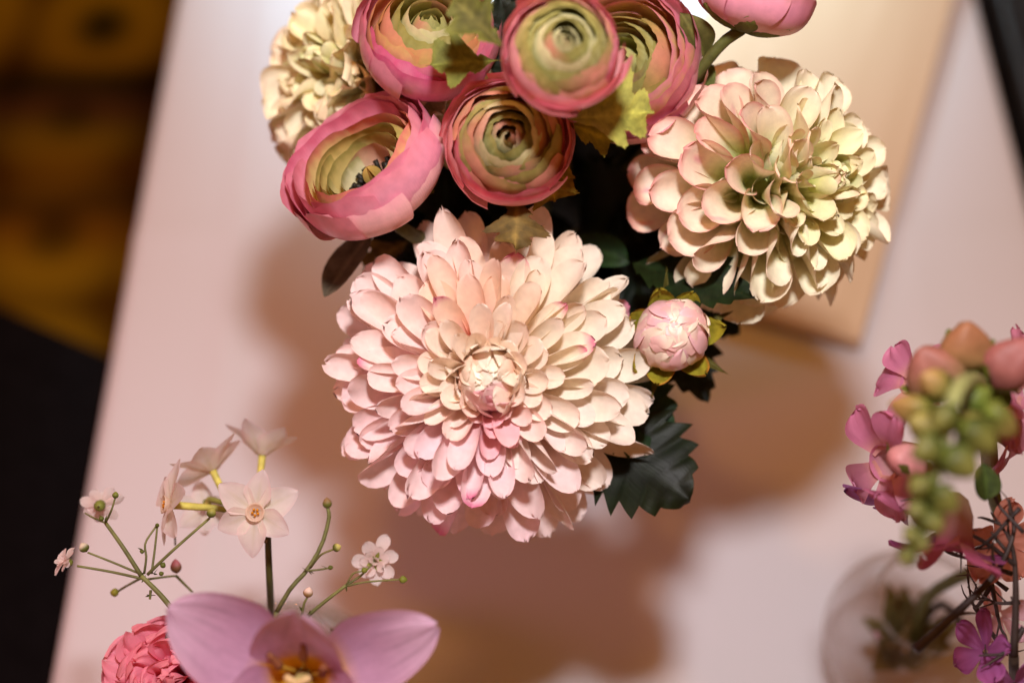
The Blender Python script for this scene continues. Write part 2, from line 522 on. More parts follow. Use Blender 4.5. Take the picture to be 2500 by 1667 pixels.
def build_cloth():
    r = 0.012
    prof = []   # (x, z) across the table, hanging down both sides
    for z in np.linspace(-0.30, -r, 10): prof.append((TX0 - 0.004, z))
    for a in np.linspace(0, PI / 2, 6)[1:]: prof.append((TX0 - 0.004 + r * (1 - math.cos(a)), -r + r * math.sin(a)))
    for x in np.linspace(TX0 + 0.02, TX1 - 0.02, 75): prof.append((x, 0.0))
    for a in np.linspace(PI / 2, 0, 6)[:-1]: prof.append((TX1 + 0.004 - r * (1 - math.cos(a)), -r + r * math.sin(a)))
    for z in np.linspace(-r, -0.30, 10): prof.append((TX1 + 0.004, z))
    prof = np.array(prof)
    ys = np.linspace(TY0, TY1, 161)
    V = []
    for y in ys:
        for (x, z) in prof:
            xx, zz = x, z
            if z < -0.012:
                k = (-z - 0.012) / 0.3
                amp = 0.016 * k * (math.sin(y * 17 + x) + 0.5 * math.sin(y * 31 + 1.3)) + 0.012 * k
                xx = x + (-amp if x < 0 else amp)
            else:
                # ironed fold lines along and across the cloth, and a gentle unevenness
                zz += 0.0030 * math.exp(-((x + 0.185 + 0.006 * math.sin(y * 3)) / 0.008) ** 2)
                zz += 0.0022 * math.exp(-((y - 0.085) / 0.008) ** 2) + 0.0010 * math.exp(-((x - 0.27) / 0.009) ** 2)
                zz += 0.0006 * math.sin(x * 23 + y * 5) * math.sin(y * 9 + 0.7)
            V.append((xx, y, zz))
    o = link_mesh("tablecloth", V, grid_faces(len(ys), len(prof)), cloth_mat())
    tag(o, "white cloth with ironed folds spread over the long narrow table", "tablecloth")
build_cloth()

tab = Thing("table", "long narrow table hidden under the white cloth", "table", (0.05, 0.15, FLOOR_Z))
M_WOOD = simple("table_wood", (0.16, 0.09, 0.05), 0.5, 0.3, 0.3, 12)
V, Fc = box_mesh(TX0 + 0.002, TX1 - 0.002, TY0 + 0.02, TY1 - 0.02, -0.035, -0.004, 0.002); tab.partw("tabletop", V, Fc, M_WOOD, smooth=False)
for lx in (TX0 + 0.05, TX1 - 0.05):
    for ly in (TY0 + 0.08, TY1 - 0.08):
        V, Fc = box_mesh(lx - 0.022, lx + 0.022, ly - 0.022, ly + 0.022, FLOOR_Z, -0.036, 0.003); tab.partw("leg", V, Fc, M_WOOD, smooth=False)

# black chair drawn up at the left side
ch_c = np.array((-0.52, 0.03, FLOOR_Z)); ca = math.radians(-26)
chR = np.array([[math.cos(ca), -math.sin(ca), 0], [math.sin(ca), math.cos(ca), 0], [0, 0, 1.0]])
ch = Thing("chair", "black padded chair drawn up to the left side of the table", "chair", ch_c, chR)
M_BLACK = simple("black_fabric", (0.006, 0.005, 0.006), 0.9, 0.08, 0.3, 60)
M_BLACKMETAL = simple("black_metal", (0.01, 0.009, 0.009), 0.45, 0.3, 0.2, 30)
V, Fc = box_mesh(-0.26, 0.24, -0.30, 0.205, 0.41, 0.465, 0.02); ch.part("seat", V, Fc, M_BLACK)
V, Fc = box_mesh(-0.285, -0.245, -0.22, 0.19, 0.50, 0.86, 0.016); ch.part("backrest", V, Fc, M_BLACK)
for sx in (-0.20, 0.18):
    for sy in (-0.19, 0.165):
        V, Fc = tube([(sx, sy, 0.412), (sx * 1.08, sy * 1.08, 0.0)], 0.014, 0.011, 6, 10); ch.part("leg", V, Fc, M_BLACKMETAL)
for sy in (-0.17, 0.14):
    V, Fc = tube([(-0.22, sy, 0.43), (-0.262, sy, 0.55), (-0.265, sy, 0.80)], 0.011, 0.011, 8, 10); ch.part("back_frame", V, Fc, M_BLACKMETAL)

# dark wooden cabinet beyond the right edge of the table
cab = Thing("cabinet", "dark brown wooden cabinet standing against the right side of the table", "cabinet", (0.62, 0.5, FLOOR_Z))
M_DARKWOOD = simple("dark_stained_wood", (0.022, 0.017, 0.016), 0.45, 0.35, 0.35, 7)
V, Fc = box_mesh(0.398, 0.92, -0.22, 1.22, FLOOR_Z + 0.05, -0.055, 0.004); cab.partw("body", V, Fc, M_DARKWOOD, smooth=False)
V, Fc = box_mesh(0.388, 0.94, -0.24, 1.24, -0.054, -0.030, 0.007); cab.partw("top_board", V, Fc, M_DARKWOOD)
V, Fc = box_mesh(0.400, 0.425, -0.23, 1.23, -0.0295, -0.016, 0.005); cab.partw("edge_moulding", V, Fc, M_DARKWOOD)
V, Fc = box_mesh(0.43, 0.90, -0.19, 1.19, FLOOR_Z, FLOOR_Z + 0.049, 0.002); cab.partw("plinth", V, Fc, M_DARKWOOD, smooth=False)

# tan wooden box lying on the cloth behind the bouquet
BOX_H = 0.015
ba = math.radians(-20)
bR = np.array([[math.cos(ba), -math.sin(ba), 0], [math.sin(ba), math.cos(ba), 0], [0, 0, 1.0]])
cor = on_plane(2095, 828, BOX_H)
bx = Thing("wooden_box", "flat tan wooden box lying on the white cloth behind the cream dahlia", "box", (cor[0], cor[1], 0.0025), bR)
def tanwood():
    m, nt, N, L = new_mat("tan_wood")
    out = N.new('ShaderNodeOutputMaterial'); bs = N.new('ShaderNodeBsdfPrincipled')
    bs.inputs['Roughness'].default_value = 0.6; bs.inputs['Specular IOR Level'].default_value = 0.25
    tc = N.new('ShaderNodeTexCoord'); mp = N.new('ShaderNodeMapping'); mp.inputs['Scale'].default_value = (60, 4, 30)
    L.new(tc.outputs['Object'], mp.inputs[0])
    no = N.new('ShaderNodeTexNoise'); no.inputs['Scale'].default_value = 1.0; no.inputs['Detail'].default_value = 5
    L.new(mp.outputs[0], no.inputs['Vector'])
    cr = N.new('ShaderNodeValToRGB')
    cr.color_ramp.elements[0].position = 0.3; cr.color_ramp.elements[0].color = (0.66, 0.49, 0.32, 1)
    cr.color_ramp.elements[1].position = 0.7; cr.color_ramp.elements[1].color = (0.72, 0.55, 0.38, 1)
    L.new(no.outputs['Fac'], cr.inputs[0]); L.new(cr.outputs[0], bs.inputs['Base Color'])
    L.new(bs.outputs[0], out.inputs[0])
    return m
M_TAN = tanwood()
V, Fc = box_mesh(-0.17, 0.0, 0.0, 0.42, 0.0, BOX_H * 0.35, 0.001); bx.part("base", V, Fc, M_TAN, smooth=False)
V, Fc = box_mesh(-0.172, 0.002, -0.002, 0.422, BOX_H * 0.35 + 0.0008, BOX_H, 0.0015); bx.part("lid", V, Fc, M_TAN, smooth=False)

# vase of the bouquet
VASE = np.array((0.035, -0.035, 0.0))
MOUTH = VASE + np.array((0, 0, 0.155))
vs = Thing("vase", "dark ceramic vase hidden under the artificial flower bouquet", "vase", VASE + np.array((0, 0, 0.002)))
V, Fc = lathe([(0.0005, 0.001), (0.030, 0.0), (0.034, 0.004), (0.044, 0.05), (0.047, 0.085), (0.041, 0.13), (0.036, 0.15), (0.039, 0.158), (0.0365, 0.158), (0.033, 0.15), (0.038, 0.12), (0.04, 0.06), (0.0005, 0.02)], 40)
vs.part("vase_body", V, Fc, simple("dark_glaze", (0.012, 0.011, 0.010), 0.35, 0.4, 0.3, 20))

# ------------------------------------------------------------------ flower heads
def chrysanthemum():
    c = P(1195, 925, 0.588)
    th = Thing("chrysanthemum", "large blush pink and cream chrysanthemum facing up at the front of the bouquet", "flower", c, frame(cdir(0.0, 0.0, 1.0)), "artificial flowers in the bouquet")
    # tip radius, tip height, n, width, roll base/tip, material
    rings = [(69, -26, 20, 19.5, 2.3, 0.9, 'm'), (69, -15, 22, 20.5, 2.3, 0.95, 'm'), (65, -5, 22, 20.5, 2.4, 1.0, 'm'), (59, 4, 21, 20, 2.4, 1.05, 'm'), (52, 11, 20, 19, 2.4, 1.05, 'm'),
             (45, 16, 18, 17, 2.4, 1.1, 'm'), (38, 20, 17, 15, 2.3, 1.0, 'm'), (31, 22, 15, 14, 2.1, 1.0, 's'), (25, 23, 14, 13, 1.7, 0.9, 's'), (19, 22, 13, 13, 1.2, 0.8, 's')]
    def tint(az):
        # az is the direction in the flower's own face: dyed pink on one side, cream on the other
        cc = {0: (252, 242, 222), 45: (252, 240, 218), 90: (252, 222, 196), 135: (253, 232, 222), 180: (254, 230, 224), 225: (253, 226, 226), 270: (253, 224, 228), 315: (252, 236, 226), 360: (252, 242, 222)}
        d = math.degrees(az) % 360
        k = int(d // 45) * 45
        return mix(lin(cc[k]), lin(cc[k + 45]), (d - k) / 45.0)
    for i, (tr, tz, n, w, a0, a1, mt) in enumerate(rings):
        ph = rng.uniform(0, 6.28)
        for j in range(n):
            az = ph + 2 * PI * (j + rng.normal(0, 0.13)) / n
            rb, zb = (4.0, -9.0 + i * 1.6)
            trj = tr * rng.normal(0.98, 0.045); tzj = tz + rng.normal(0, 2.2)
            L = math.hypot(trj - rb, tzj - zb) * 1.03; el = math.atan2(tzj - zb, trj - rb)
            open_tip = a1 + rng.normal(0, 0.18)
            V, Fc, UV, E = petal(L, w * rng.normal(1, 0.08), a0 * rng.normal(1, 0.06), max(0.5, open_tip), bend=rng.normal(0.10, 0.16), tip=0.64, basew=0.42, jag=0.010 if rng.random() < 0.5 else 0.004, power=rng.uniform(1.9, 2.6), ap=0.85, nv=15, nu=11)
            V = place_petal(V, el + rng.normal(0, 0.04), az, rb, zb, rng.normal(0, 0.42))
            tip = tint(az + rng.normal(0, 0.25))
            deep = lin((255, 148, 140)) if math.cos(az) < 0.35 else lin((250, 200, 150))  # dyed peach base, strengthened to carry the shading inside the petal
            col = mix(deep, tip, sstep(UV[:, 1], 0.22, 0.74) * 0.85 + 0.15)
            edge = sstep(UV[:, 1], 0.85, 1.0) * 0.35
            col = mix(col, lin((246, 205, 212)), edge * (0.6 if math.cos(az) < 0.3 else 0.25))
            if rng.random() < 0.05:
                col = mix(col, lin((226, 96, 150)), sstep(UV[:, 1], 0.90, 1.0) * 0.8)
            if mt == 's':
                pk = math.exp(-(((math.degrees(az) % 360) - 275) / 38) ** 2)
                col = mix(lin((253, 206, 186)), lin((254, 238, 220)), sstep(UV[:, 1], 0.1, 0.6))
                col = mix(col, lin((250, 178, 194)), 0.8 * pk)
            th.part("petal", V * 0.001, Fc, M_SATIN if mt == 's' else M_PETAL, col, UV)
    # tight rosette of small satin petals over a padded middle
    Rk, zk = 13.0, 11.0
    V, Fc = bud_shape(Rk * 1.9, Rk * 0.92, 10, 20, 1.0, 0.02); V[:, 2] += zk - Rk * 0.95
    th.part("core", V * 0.001, Fc, M_SATIN, lin((252, 222, 200)))
    for (pdeg, n, L, w, lift, fl_) in [(100, 11, 1.45, 1.05, 1.02, 0.25), (84, 10, 1.30, 1.0, 1.04, 0.45), (68, 9, 1.15, 0.95, 1.05, 0.6), (52, 8, 1.0, 0.9, 1.07, 0.75), (37, 6, 0.85, 0.8, 1.08, 0.9), (22, 5, 0.7, 0.7, 1.09, 1.0), (9, 3, 0.55, 0.6, 1.1, 1.0)]:
        ph = rng.uniform(0, 6.28)
        for j in range(n):
            az = ph + 2 * PI * (j + rng.normal(0, 0.16)) / n
            p = math.radians(pdeg + rng.normal(0, 4)); Lp = L * Rk * rng.normal(1, 0.12)
            V, Fc, UV, E = petal(Lp, w * Rk * rng.uniform(0.8, 1.15), 0.5, w * 0.6, bend=Lp / Rk * fl_ * rng.normal(1.0, 0.18), tip=0.52, basew=0.55, power=rng.uniform(1.7, 2.4), jag=0.012, ruffle=0.35, rfreq=1.1, nu=11, nv=12)
            V = place_petal(V, PI - p, az, Rk * lift * math.sin(p), zk + Rk * lift * math.cos(p), rng.normal(0, 0.24))
            pk = math.exp(-(((math.degrees(az) % 360) - 272) / 36) ** 2) if pdeg > 60 else 0.0
            col = mix(lin((252, 206, 180)), lin((254, 242, 222)), sstep(UV[:, 1], 0.15, 0.8))
            col = mix(col, lin((250, 178, 198)), 0.8 * pk)
            th.part("petal", V * 0.001, Fc, M_SATIN, col, UV)
    base = th.to_world((0, 0, -0.010))
    stem_on(th, [base, base + np.array((0.004, 0.03, -0.05)), MOUTH + np.array((0, -0.01, 0.0)), VASE + np.array((0, 0.01, 0.04))], 0.004, 0.0035, (62, 74, 36))
    dk, dk2 = (12, 18, 7), (24, 34, 13)
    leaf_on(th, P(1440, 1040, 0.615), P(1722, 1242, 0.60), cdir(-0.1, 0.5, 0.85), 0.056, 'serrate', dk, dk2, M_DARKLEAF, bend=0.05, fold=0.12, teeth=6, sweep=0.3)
    leaf_on(th, P(1455, 960, 0.62), P(1672, 1080, 0.615), cdir(0.4, 0.1, 0.85), 0.044, 'serrate', (28, 46, 30), (40, 66, 38), M_DARKLEAF, bend=0.1, fold=0.3, teeth=5, sweep=0.3)
    leaf_on(th, P(905, 570, 0.625), P(772, 742, 0.612), cdir(-0.5, -0.1, 0.75), 0.017, 'smooth', (78, 70, 54), (98, 88, 70), M_LEAF, bend=0.05, fold=0.35)
    leaf_on(th, P(1010, 580, 0.65), P(865, 665, 0.64), cdir(0, 0.5, 0.6), 0.022, 'lobed', (96, 80, 34), (88, 70, 30), M_LEAF, bend=0.1, fold=0.2, teeth=3)
    return th

def dahlia(name_label, c, axis, seed, R=57.0, roll=0.0, pinkside=PI, stem_mid=None, wide=1.0, pkw=1.0, base_c=(190, 200, 104), ruf=0.4, thin=1.0):
    rr = np.random.default_rng(seed)
    th = Thing("dahlia", name_label, "flower", c, frame(axis, roll), "artificial flowers in the bouquet")
    rings = [(115, 12, 27), (100, 14, 30), (86, 15, 31), (73, 14, 31), (61, 13, 29), (50, 12, 27), (40, 12, 25), (32, 11, 22), (24, 10, 19), (16, 8, 16), (8, 6, 12)]
    for i, (th_deg, n, w) in enumerate(rings):
        n = int(round(n * thin))
        ph = rr.uniform(0, 6.28)
        for j in range(n):
            az = ph + 2 * PI * (j + rr.normal(0, 0.10)) / n
            pol = math.radians(th_deg + rr.normal(0, 3.0))
            el = PI / 2 - pol
            r0 = 9.0
            Lp = (R - r0) * rr.normal(1.0, 0.05) * (1.0 if th_deg > 35 else 0.92)
            rb, zb = r0 * math.sin(pol), r0 * math.cos(pol)
            closed = th_deg > 20
            if closed:   # rolled like a small trumpet: shut along the back, its lip leaning out
                V, Fc, UV, E = petal(Lp, w * wide * rr.normal(1, 0.08), 2.95, rr.normal(1.40, 0.2) - (0.25 if th_deg > 90 else 0.0), bend=rr.normal(-0.30, 0.15), bp=3.5, tip=rr.uniform(0.66, 0.76), basew=0.14,
                                     power=rr.uniform(2.0, 2.5) if rr.random() < 0.9 else 1.6, ap=0.8, jag=0.004, nv=17, nu=15, ruffle=ruf, rfreq=1.0, rr=rr)
            else:
                V, Fc, UV, E = petal(Lp, w * 1.1, 1.9, 1.2 + rr.normal(0, 0.2), bend=rr.normal(0.35, 0.2), tip=0.6, basew=0.4, power=1.9, ap=1.6, jag=0.01, nv=14, nu=11, rr=rr)
            V = place_petal(V, el, az, rb, zb, rr.normal(0, 0.45))
            pk = max(0.0, math.cos(az - pinkside)) ** 2.0 * (1 if th_deg > 45 else 0.4) * pkw
            v = UV[:, 1]
            col = mix(lin(base_c), lin((250, 244, 212)), sstep(v, 0.15, 0.80))
            if th_deg < 35:
                col = mix(mix(lin(base_c), lin((206, 212, 130)), 0.4), lin((248, 242, 196)), sstep(v, 0.3, 0.9))
            rim = np.maximum(sstep(E, 0.78, 1.0) * sstep(v, 0.3, 0.6), sstep(v, 0.90, 1.0))
            col = mix(col, lin((242, 190, 188)), 0.55 * pk * sstep(v, 0.4, 0.9))
            col = mix(col, lin((214, 96, 104)), rim * (0.12 + 0.75 * pk))
            if pk > 0.4 and rr.random() < 0.6:   # dabs of pink dye
                u0, v0 = rr.uniform(0.25, 0.75), rr.uniform(0.72, 0.9)
                dd = np.hypot((UV[:, 0] - u0) * 1.4, v - v0)
                col = mix(col, lin((226, 112, 150)), np.exp(-(dd / 0.07) ** 2) * 0.7)
            th.part("petal", V * 0.001, Fc, M_WAX, col, UV)
    V, Fc = bud_shape(48, 22, 10, 18, 1.0, 0.02); V[:, 2] -= 20
    th.part("receptacle", V * 0.001, Fc, M_WAX, lin((206, 212, 132)))
    for (pdeg, n, w, k) in [(66, 13, 22, 0.72), (48, 12, 20, 0.74), (33, 11, 18, 0.76), (20, 8, 15, 0.78)]:
        ph = rr.uniform(0, 6.28)
        for j in range(n):
            pol = math.radians(pdeg + rr.normal(0, 4)); az = ph + 2 * PI * (j + rr.normal(0, 0.12)) / n
            V, Fc, UV, E = petal((R * k - 9) * rr.normal(1, 0.07), w * rr.normal(1, 0.1), 2.6, 1.5 + rr.normal(0, 0.2), bend=rr.normal(0.1, 0.2), tip=0.62, basew=0.2, power=2.0, ap=0.8, jag=0.006, nv=13, nu=11, rr=rr)
            V = place_petal(V, PI / 2 - pol, az, 9 * math.sin(pol), 9 * math.cos(pol), rr.normal(0, 0.4))
            col = mix(lin((200, 208, 118)), lin((248, 244, 204)), sstep(UV[:, 1], 0.2, 0.8))
            col = mix(col, lin((236, 170, 166)), 0.5 * sstep(UV[:, 1], 0.85, 1.0) * max(0.0, math.cos(az - pinkside)) * pkw)
            th.part("petal", V * 0.001, Fc, M_WAX, col, UV)
    # tight eye
    for j in range(14):
        az = 2.399 * j
        V, Fc, UV, E = petal(17, 9, 1.0, 0.9, bend=1.3 - 0.05 * j, tip=0.6, basew=0.7, rr=rr)
        V = place_petal(V, 1.35 - 0.02 * j, az, 0.8 + 0.5 * j, R - 20, rr.normal(0, 0.3))
        th.part("petal", V * 0.001, Fc, M_WAX, mix(lin((196, 200, 96)), lin((240, 238, 190)), UV[:, 1]), UV)
    base = th.to_world((0, 0, -0.008))
    stem_on(th, [base, th.to_world((0, 0, -0.035)), MOUTH + 0.015 * nrm(base - MOUTH), VASE + np.array((0.0, 0.0, 0.03))], 0.004, 0.0035, (70, 60, 30), (50, 46, 26))
    return th

def ran_petal(rmax, rrim, zrim, az0, hw, flare, R, rr, spiral=0.06, wav=0.05, nu=23, nv=12, bottom=0.06, tear=0.0, crinkle=1.0):
    """a broad cupped petal on a bezier bowl profile"""
    u = np.linspace(-1, 1, nu); t = np.linspace(0, 1, nv)
    ph = rr.uniform(0, 6.28, 3)
    top = 1.0 - 0.13 * np.abs(u) ** 2.6 + wav * 0.5 * np.sin(u * 5 + ph[0]) + wav * 0.3 * np.sin(u * 11 + ph[1]) + rr.normal(0, 0.006, nu) - tear * np.exp(-((u - 0.2) / 0.12) ** 2)
    T = t[:, None] * top[None, :]
    p0 = np.array((bottom, 0.0)); p1 = np.array((rmax * 1.25, -0.02)); p2 = np.array((rmax * 1.12, zrim * 0.72)); p3 = np.array((rrim, zrim))
    B = ((1 - T) ** 3)[..., None] * p0 + (3 * (1 - T) ** 2 * T)[..., None] * p1 + (3 * (1 - T) * T ** 2)[..., None] * p2 + (T ** 3)[..., None] * p3
    r = B[..., 0] + flare * T ** 5 + 0.02 * np.sin(u * 4 + ph[2])[None, :] * T ** 2
    crk = np.cumsum(rr.normal(0, 1, nu)); crk = crk - np.linspace(crk[0], crk[-1], nu); crk = crk / (np.abs(crk).max() + 1e-6)
    r = r + crinkle * (0.022 * crk + 0.010 * np.sin(u * 17 + ph[1]))[None, :] * T ** 3
    r = r * (1 + spiral * u[None, :])
    a = az0 + u[None, :] * hw * (0.75 + 0.25 * np.sin(PI * np.clip(T, 0, 1) * 0.6))
    V = np.stack([r * np.cos(a), r * np.sin(a), B[..., 1] + 0.02 * np.sin(3 * a + ph[0])], -1).reshape(-1, 3) * R
    UV = np.stack(np.broadcast_arrays(u[None, :] * 0.5 + 0.5, t[:, None]), -1).reshape(-1, 2)
    return V, grid_faces(nv, nu), UV, np.broadcast_to(np.abs(u)[None, :], (nv, nu)).reshape(-1)

PINK, HOT, SALM = (240, 156, 182), (220, 88, 144), (246, 186, 186)
OLIVE, LIME, CREAMG = (164, 158, 84), (206, 206, 130), (234, 226, 178)
PEACH, YEL = (234, 168, 120), (226, 196, 112)

def ranunculus(label, c, axis, R, layers, seed, roll=0.0, satin=2, eye=None, sepals=0, stem_r=0.0032, stem_pts=None, stem_c=((96, 100, 48), (60, 60, 32))):
    """layers: (rmax, rrim, zrim, n, flare, body colour, rim colour)"""
    rr = np.random.default_rng(seed)
    th = Thing("ranunculus", label, "flower", c, frame(axis, roll), "artificial flowers in the bouquet")
    az = rr.uniform(0, 6.28)
    for i, (rm, rim, zr, n, fl_, cb, cr) in enumerate(layers):
        az += 0.7
        for j in range(n):
            a = az + 2 * PI * (j + rr.normal(0, 0.06)) / n
            hw = PI / n * 1.55
            V, Fc, UV, E = ran_petal(rm, rim * rr.normal(1, 0.05), zr * rr.normal(1, 0.035), a, hw * rr.uniform(0.85, 1.1), fl_ * rr.uniform(0.3, 1.6), R, rr, wav=0.08 if i < 3 else 0.035, crinkle=1.0 if i < 3 else 0.45, spiral=0.075, tear=0.12 if (i < 3 and rr.random() < 0.15) else 0.0)
            v = UV[:, 1]
            k = rr.random()
            cbj = mix(lin(cb), lin(SALM if i < 3 else CREAMG), 0.35 * k)
            col = mix(mix(cbj, lin(LIME if i > 1 else SALM), 0.35) , cbj, sstep(v, 0.2, 0.6))
            crj = mix(lin(cr), lin(SALM if i < 3 else cr), 0.75 * rr.random())
            streak = 0.5 + 0.5 * np.sin(UV[:, 0] * 23 + rr.uniform(0, 6)) * np.sin(UV[:, 0] * 57 + rr.uniform(0, 6))
            col = mix(col, crj, sstep(v + 0.12 * (streak - 0.5), 0.74, 1.0) * 0.85)
            if i > 2 and rr.random() < 0.12:
                col = mix(col, lin((236, 150, 140)), 0.7 * np.exp(-((UV[:, 0] - 0.5) / 0.28) ** 2))
            th.part("petal", V, Fc, M_SATIN if i < satin else M_PETAL, col, UV)
    if eye == 'open':
        # dark stamens round a little greenish carpel
        for j in range(26):
            a = 2.399 * j; r = R * (0.10 + 0.16 * math.sqrt(j / 26))
            p = np.array((r * math.cos(a), r * math.sin(a), 0.20 * R))
            q = p + np.array((0.12 * R * math.cos(a), 0.12 * R * math.sin(a), 0.22 * R * rr.uniform(0.8, 1.2)))
            Vt, Ft = tube([p, q], 0.0009, 0.0013, 4, 5)
            th.part("stamen", Vt, Ft, M_STEM, lin((30, 28, 18)))
        for j in range(4):
            V, Fc, UV, E = petal(0.42 * R, 0.30 * R, 0.8, 0.6, bend=0.9, tip=0.5, basew=0.6, rr=rr)
            V = place_petal(V, 1.2, j * 1.6 + 0.4, 0.05 * R, 0.22 * R)
            th.part("petal", V, Fc, M_PETAL, mix(lin((150, 140, 70)), lin((196, 160, 84)), UV[:, 1]), UV)
    for j in range(sepals):
        a = 2 * PI * j / sepals + 0.4
        V, Fc, UV, E = petal(R * 0.95, R * 0.55, 0.5, 0.5, bend=0.9, tip=0.5, basew=0.5, rr=rr, jag=0.02)
        V = place_petal(V, -0.15, a, 0.12 * R, -0.06 * R)
        th.part("sepal", V, Fc, M_LEAF, mix(lin((84, 96, 40)), lin((128, 134, 66)), UV[:, 1]), UV)
    b0 = th.to_world((0, 0, 0.02 * R)); b1 = th.to_world((0, 0, -0.9 * R))
    pts = stem_pts or [b0, b1, MOUTH + 0.02 * nrm(b1 - MOUTH) * np.array((1, 1, 0)), VASE + np.array((0.004, 0, 0.04))]
    stem_on(th, pts, stem_r, stem_r, *stem_c)
    return th

chrys = chrysanthemum()

dah_r = dahlia("cream dahlia with pink rimmed rolled petals on the right of the bouquet", P(1838, 470, 0.622), cdir(0.58, 0.06, 0.80), 5, R=57, pinkside=PI * 0.93, pkw=0.75)
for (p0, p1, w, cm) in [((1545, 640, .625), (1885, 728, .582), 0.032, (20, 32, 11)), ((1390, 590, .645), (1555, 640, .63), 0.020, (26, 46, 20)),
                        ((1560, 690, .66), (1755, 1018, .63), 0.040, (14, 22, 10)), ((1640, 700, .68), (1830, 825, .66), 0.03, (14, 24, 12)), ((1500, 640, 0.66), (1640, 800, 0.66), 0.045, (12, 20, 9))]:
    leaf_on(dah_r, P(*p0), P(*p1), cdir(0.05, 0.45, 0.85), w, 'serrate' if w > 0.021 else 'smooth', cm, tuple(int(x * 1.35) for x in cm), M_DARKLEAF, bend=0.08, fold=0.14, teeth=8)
leaf_on(dah_r, P(1640, 290, .64), P(1755, 190, .63), cdir(-0.2, 0.2, 0.9), 0.020, 'smooth', (112, 140, 70), (130, 160, 84), M_LEAF)

dah_l = dahlia("cream dahlia half hidden behind the open pink ranunculus on the left", P(945, 208, 0.662), cdir(-0.60, 0.15, 0.75), 9, R=55, pinkside=-1.2, wide=1.4, pkw=0.15, base_c=(242, 208, 164), ruf=2.2, thin=0.72)

ran_a_layers = [(1.03, 1.06, 0.80, 5, 0.05, SALM, PINK), (1.0, 0.98, 0.95, 5, 0.05, PINK, (206, 44, 112)), (0.95, 0.92, 1.04, 4, 0.04, PINK, (198, 36, 104)), (0.86, 0.76, 0.92, 4, 0.0, YEL, (216, 110, 110)),
                (0.74, 0.66, 0.82, 4, 0.0, YEL, OLIVE), (0.60, 0.54, 0.74, 4, 0.02, (210, 190, 120), OLIVE), (0.44, 0.40, 0.62, 3, 0.02, CREAMG, OLIVE)]
axa = cdir(-0.46, 0.60, 0.65)
ran_a = ranunculus("wide open hot pink ranunculus with dark eye at the left of the bouquet", P(915, 435, 0.592) - 0.012 * axa, axa, 0.0300, ran_a_layers, 21, satin=3, eye='open')
leaf_on(ran_a, P(985, 500, .60), P(1085, 400, .60), cdir(0.5, -0.2, 0.6), 0.012, 'lobed', (88, 92, 40), (110, 112, 52), M_LEAF, teeth=3)
leaf_on(ran_a, P(960, 520, .61), P(850, 560, .60), cdir(0.0, -0.2, 0.9), 0.013, 'lobed', (88, 92, 40), (120, 122, 52), M_LEAF, teeth=3)

def closed_layers(outer=PINK, rim=HOT):
    return [(1.02, 1.05, 0.92, 5, 0.06, outer, rim), (0.99, 0.97, 1.02, 4, 0.02, SALM, rim), (0.95, 0.80, 1.10, 4, 0, (226, 190, 128), (232, 150, 130)), (0.90, 0.68, 1.22, 4, 0, (206, 190, 120), OLIVE),
            (0.80, 0.55, 1.31, 4, 0, LIME, OLIVE), (0.69, 0.42, 1.37, 3, 0, LIME, CREAMG), (0.55, 0.28, 1.41, 3, 0, LIME, OLIVE), (0.40, 0.16, 1.43, 3, 0, (206, 206, 140), CREAMG), (0.25, 0.05, 1.42, 2, 0, LIME, CREAMG)]

axb = cdir(-0.02, 0.04, 1.0)
ran_b = ranunculus("rounded ranunculus with green heart and pink rim directly above the chrysanthemum", P(1240, 332, 0.552) - 0.030 * axb, axb, 0.0230, closed_layers((246, 172, 172), (232, 108, 146)), 33, satin=0)
leaf_on(ran_b, P(1262, 470, .575), P(1258, 622, .565), cdir(0.1, 0.3, 0.9), 0.027, 'lobed', (110, 90, 42), (96, 74, 36), M_LEAF, teeth=3, fold=0.15, bend=0.1)
leaf_on(ran_b, P(1330, 410, .58), P(1362, 505, .585), cdir(0.1, 0.2, 0.9), 0.022, 'lobed', (140, 118, 34), (150, 124, 36), M_LEAF, teeth=2, fold=0.2, bend=0.1)
leaf_on(ran_b, P(1300, 440, .58), P(1420, 430, .585), cdir(0.1, 0.3, 0.9), 0.018, 'lobed', (140, 118, 34), (150, 124, 36), M_LEAF, teeth=2, fold=0.2, bend=0.1)

axc = cdir(0.06, 0.16, 1.0)
ran_c = ranunculus("blurred nearest ranunculus with green heart at the top middle", P(1383, 92, 0.512) - 0.028 * axc, axc, 0.0200, closed_layers((246, 172, 184), (236, 128, 158)), 44, satin=0)

axd = cdir(0.12, 0.42, 0.86)
ran_d_layers = [(1.03, 1.04, 0.95, 5, 0.03, PINK, HOT), (1.0, 0.96, 1.08, 5, 0.0, PINK, HOT), (0.88, 0.78, 1.05, 4, 0, PEACH, YEL), (0.76, 0.62, 1.10, 4, 0, YEL, PEACH), (0.62, 0.46, 1.14, 4, 0, LIME, OLIVE), (0.48, 0.33, 1.14, 3, 0, LIME, CREAMG), (0.34, 0.18, 1.12, 3, 0, LIME, LIME), (0.2, 0.08, 1.1, 3, 0, LIME, LIME)]
ran_d = ranunculus("pink ranunculus with yellow green heart at the top left above the open one", P(1045, 92, 0.592) - 0.016 * axd, axd, 0.0262, ran_d_layers, 55, satin=2)
leaf_on(ran_d, P(1225, 150, .56), P(1022, 150, .548), cdir(0.0, 0.35, 0.9), 0.026, 'lobed', (96, 100, 42), (124, 128, 58), M_LEAF, teeth=3, fold=0.3, bend=0.15)
leaf_on(ran_d, P(1230, 120, .53), P(1090, -30, .52), cdir(-0.1, 0.2, 0.9), 0.024, 'lobed', (84, 80, 34), (120, 122, 54), M_LEAF, teeth=3, fold=0.2)

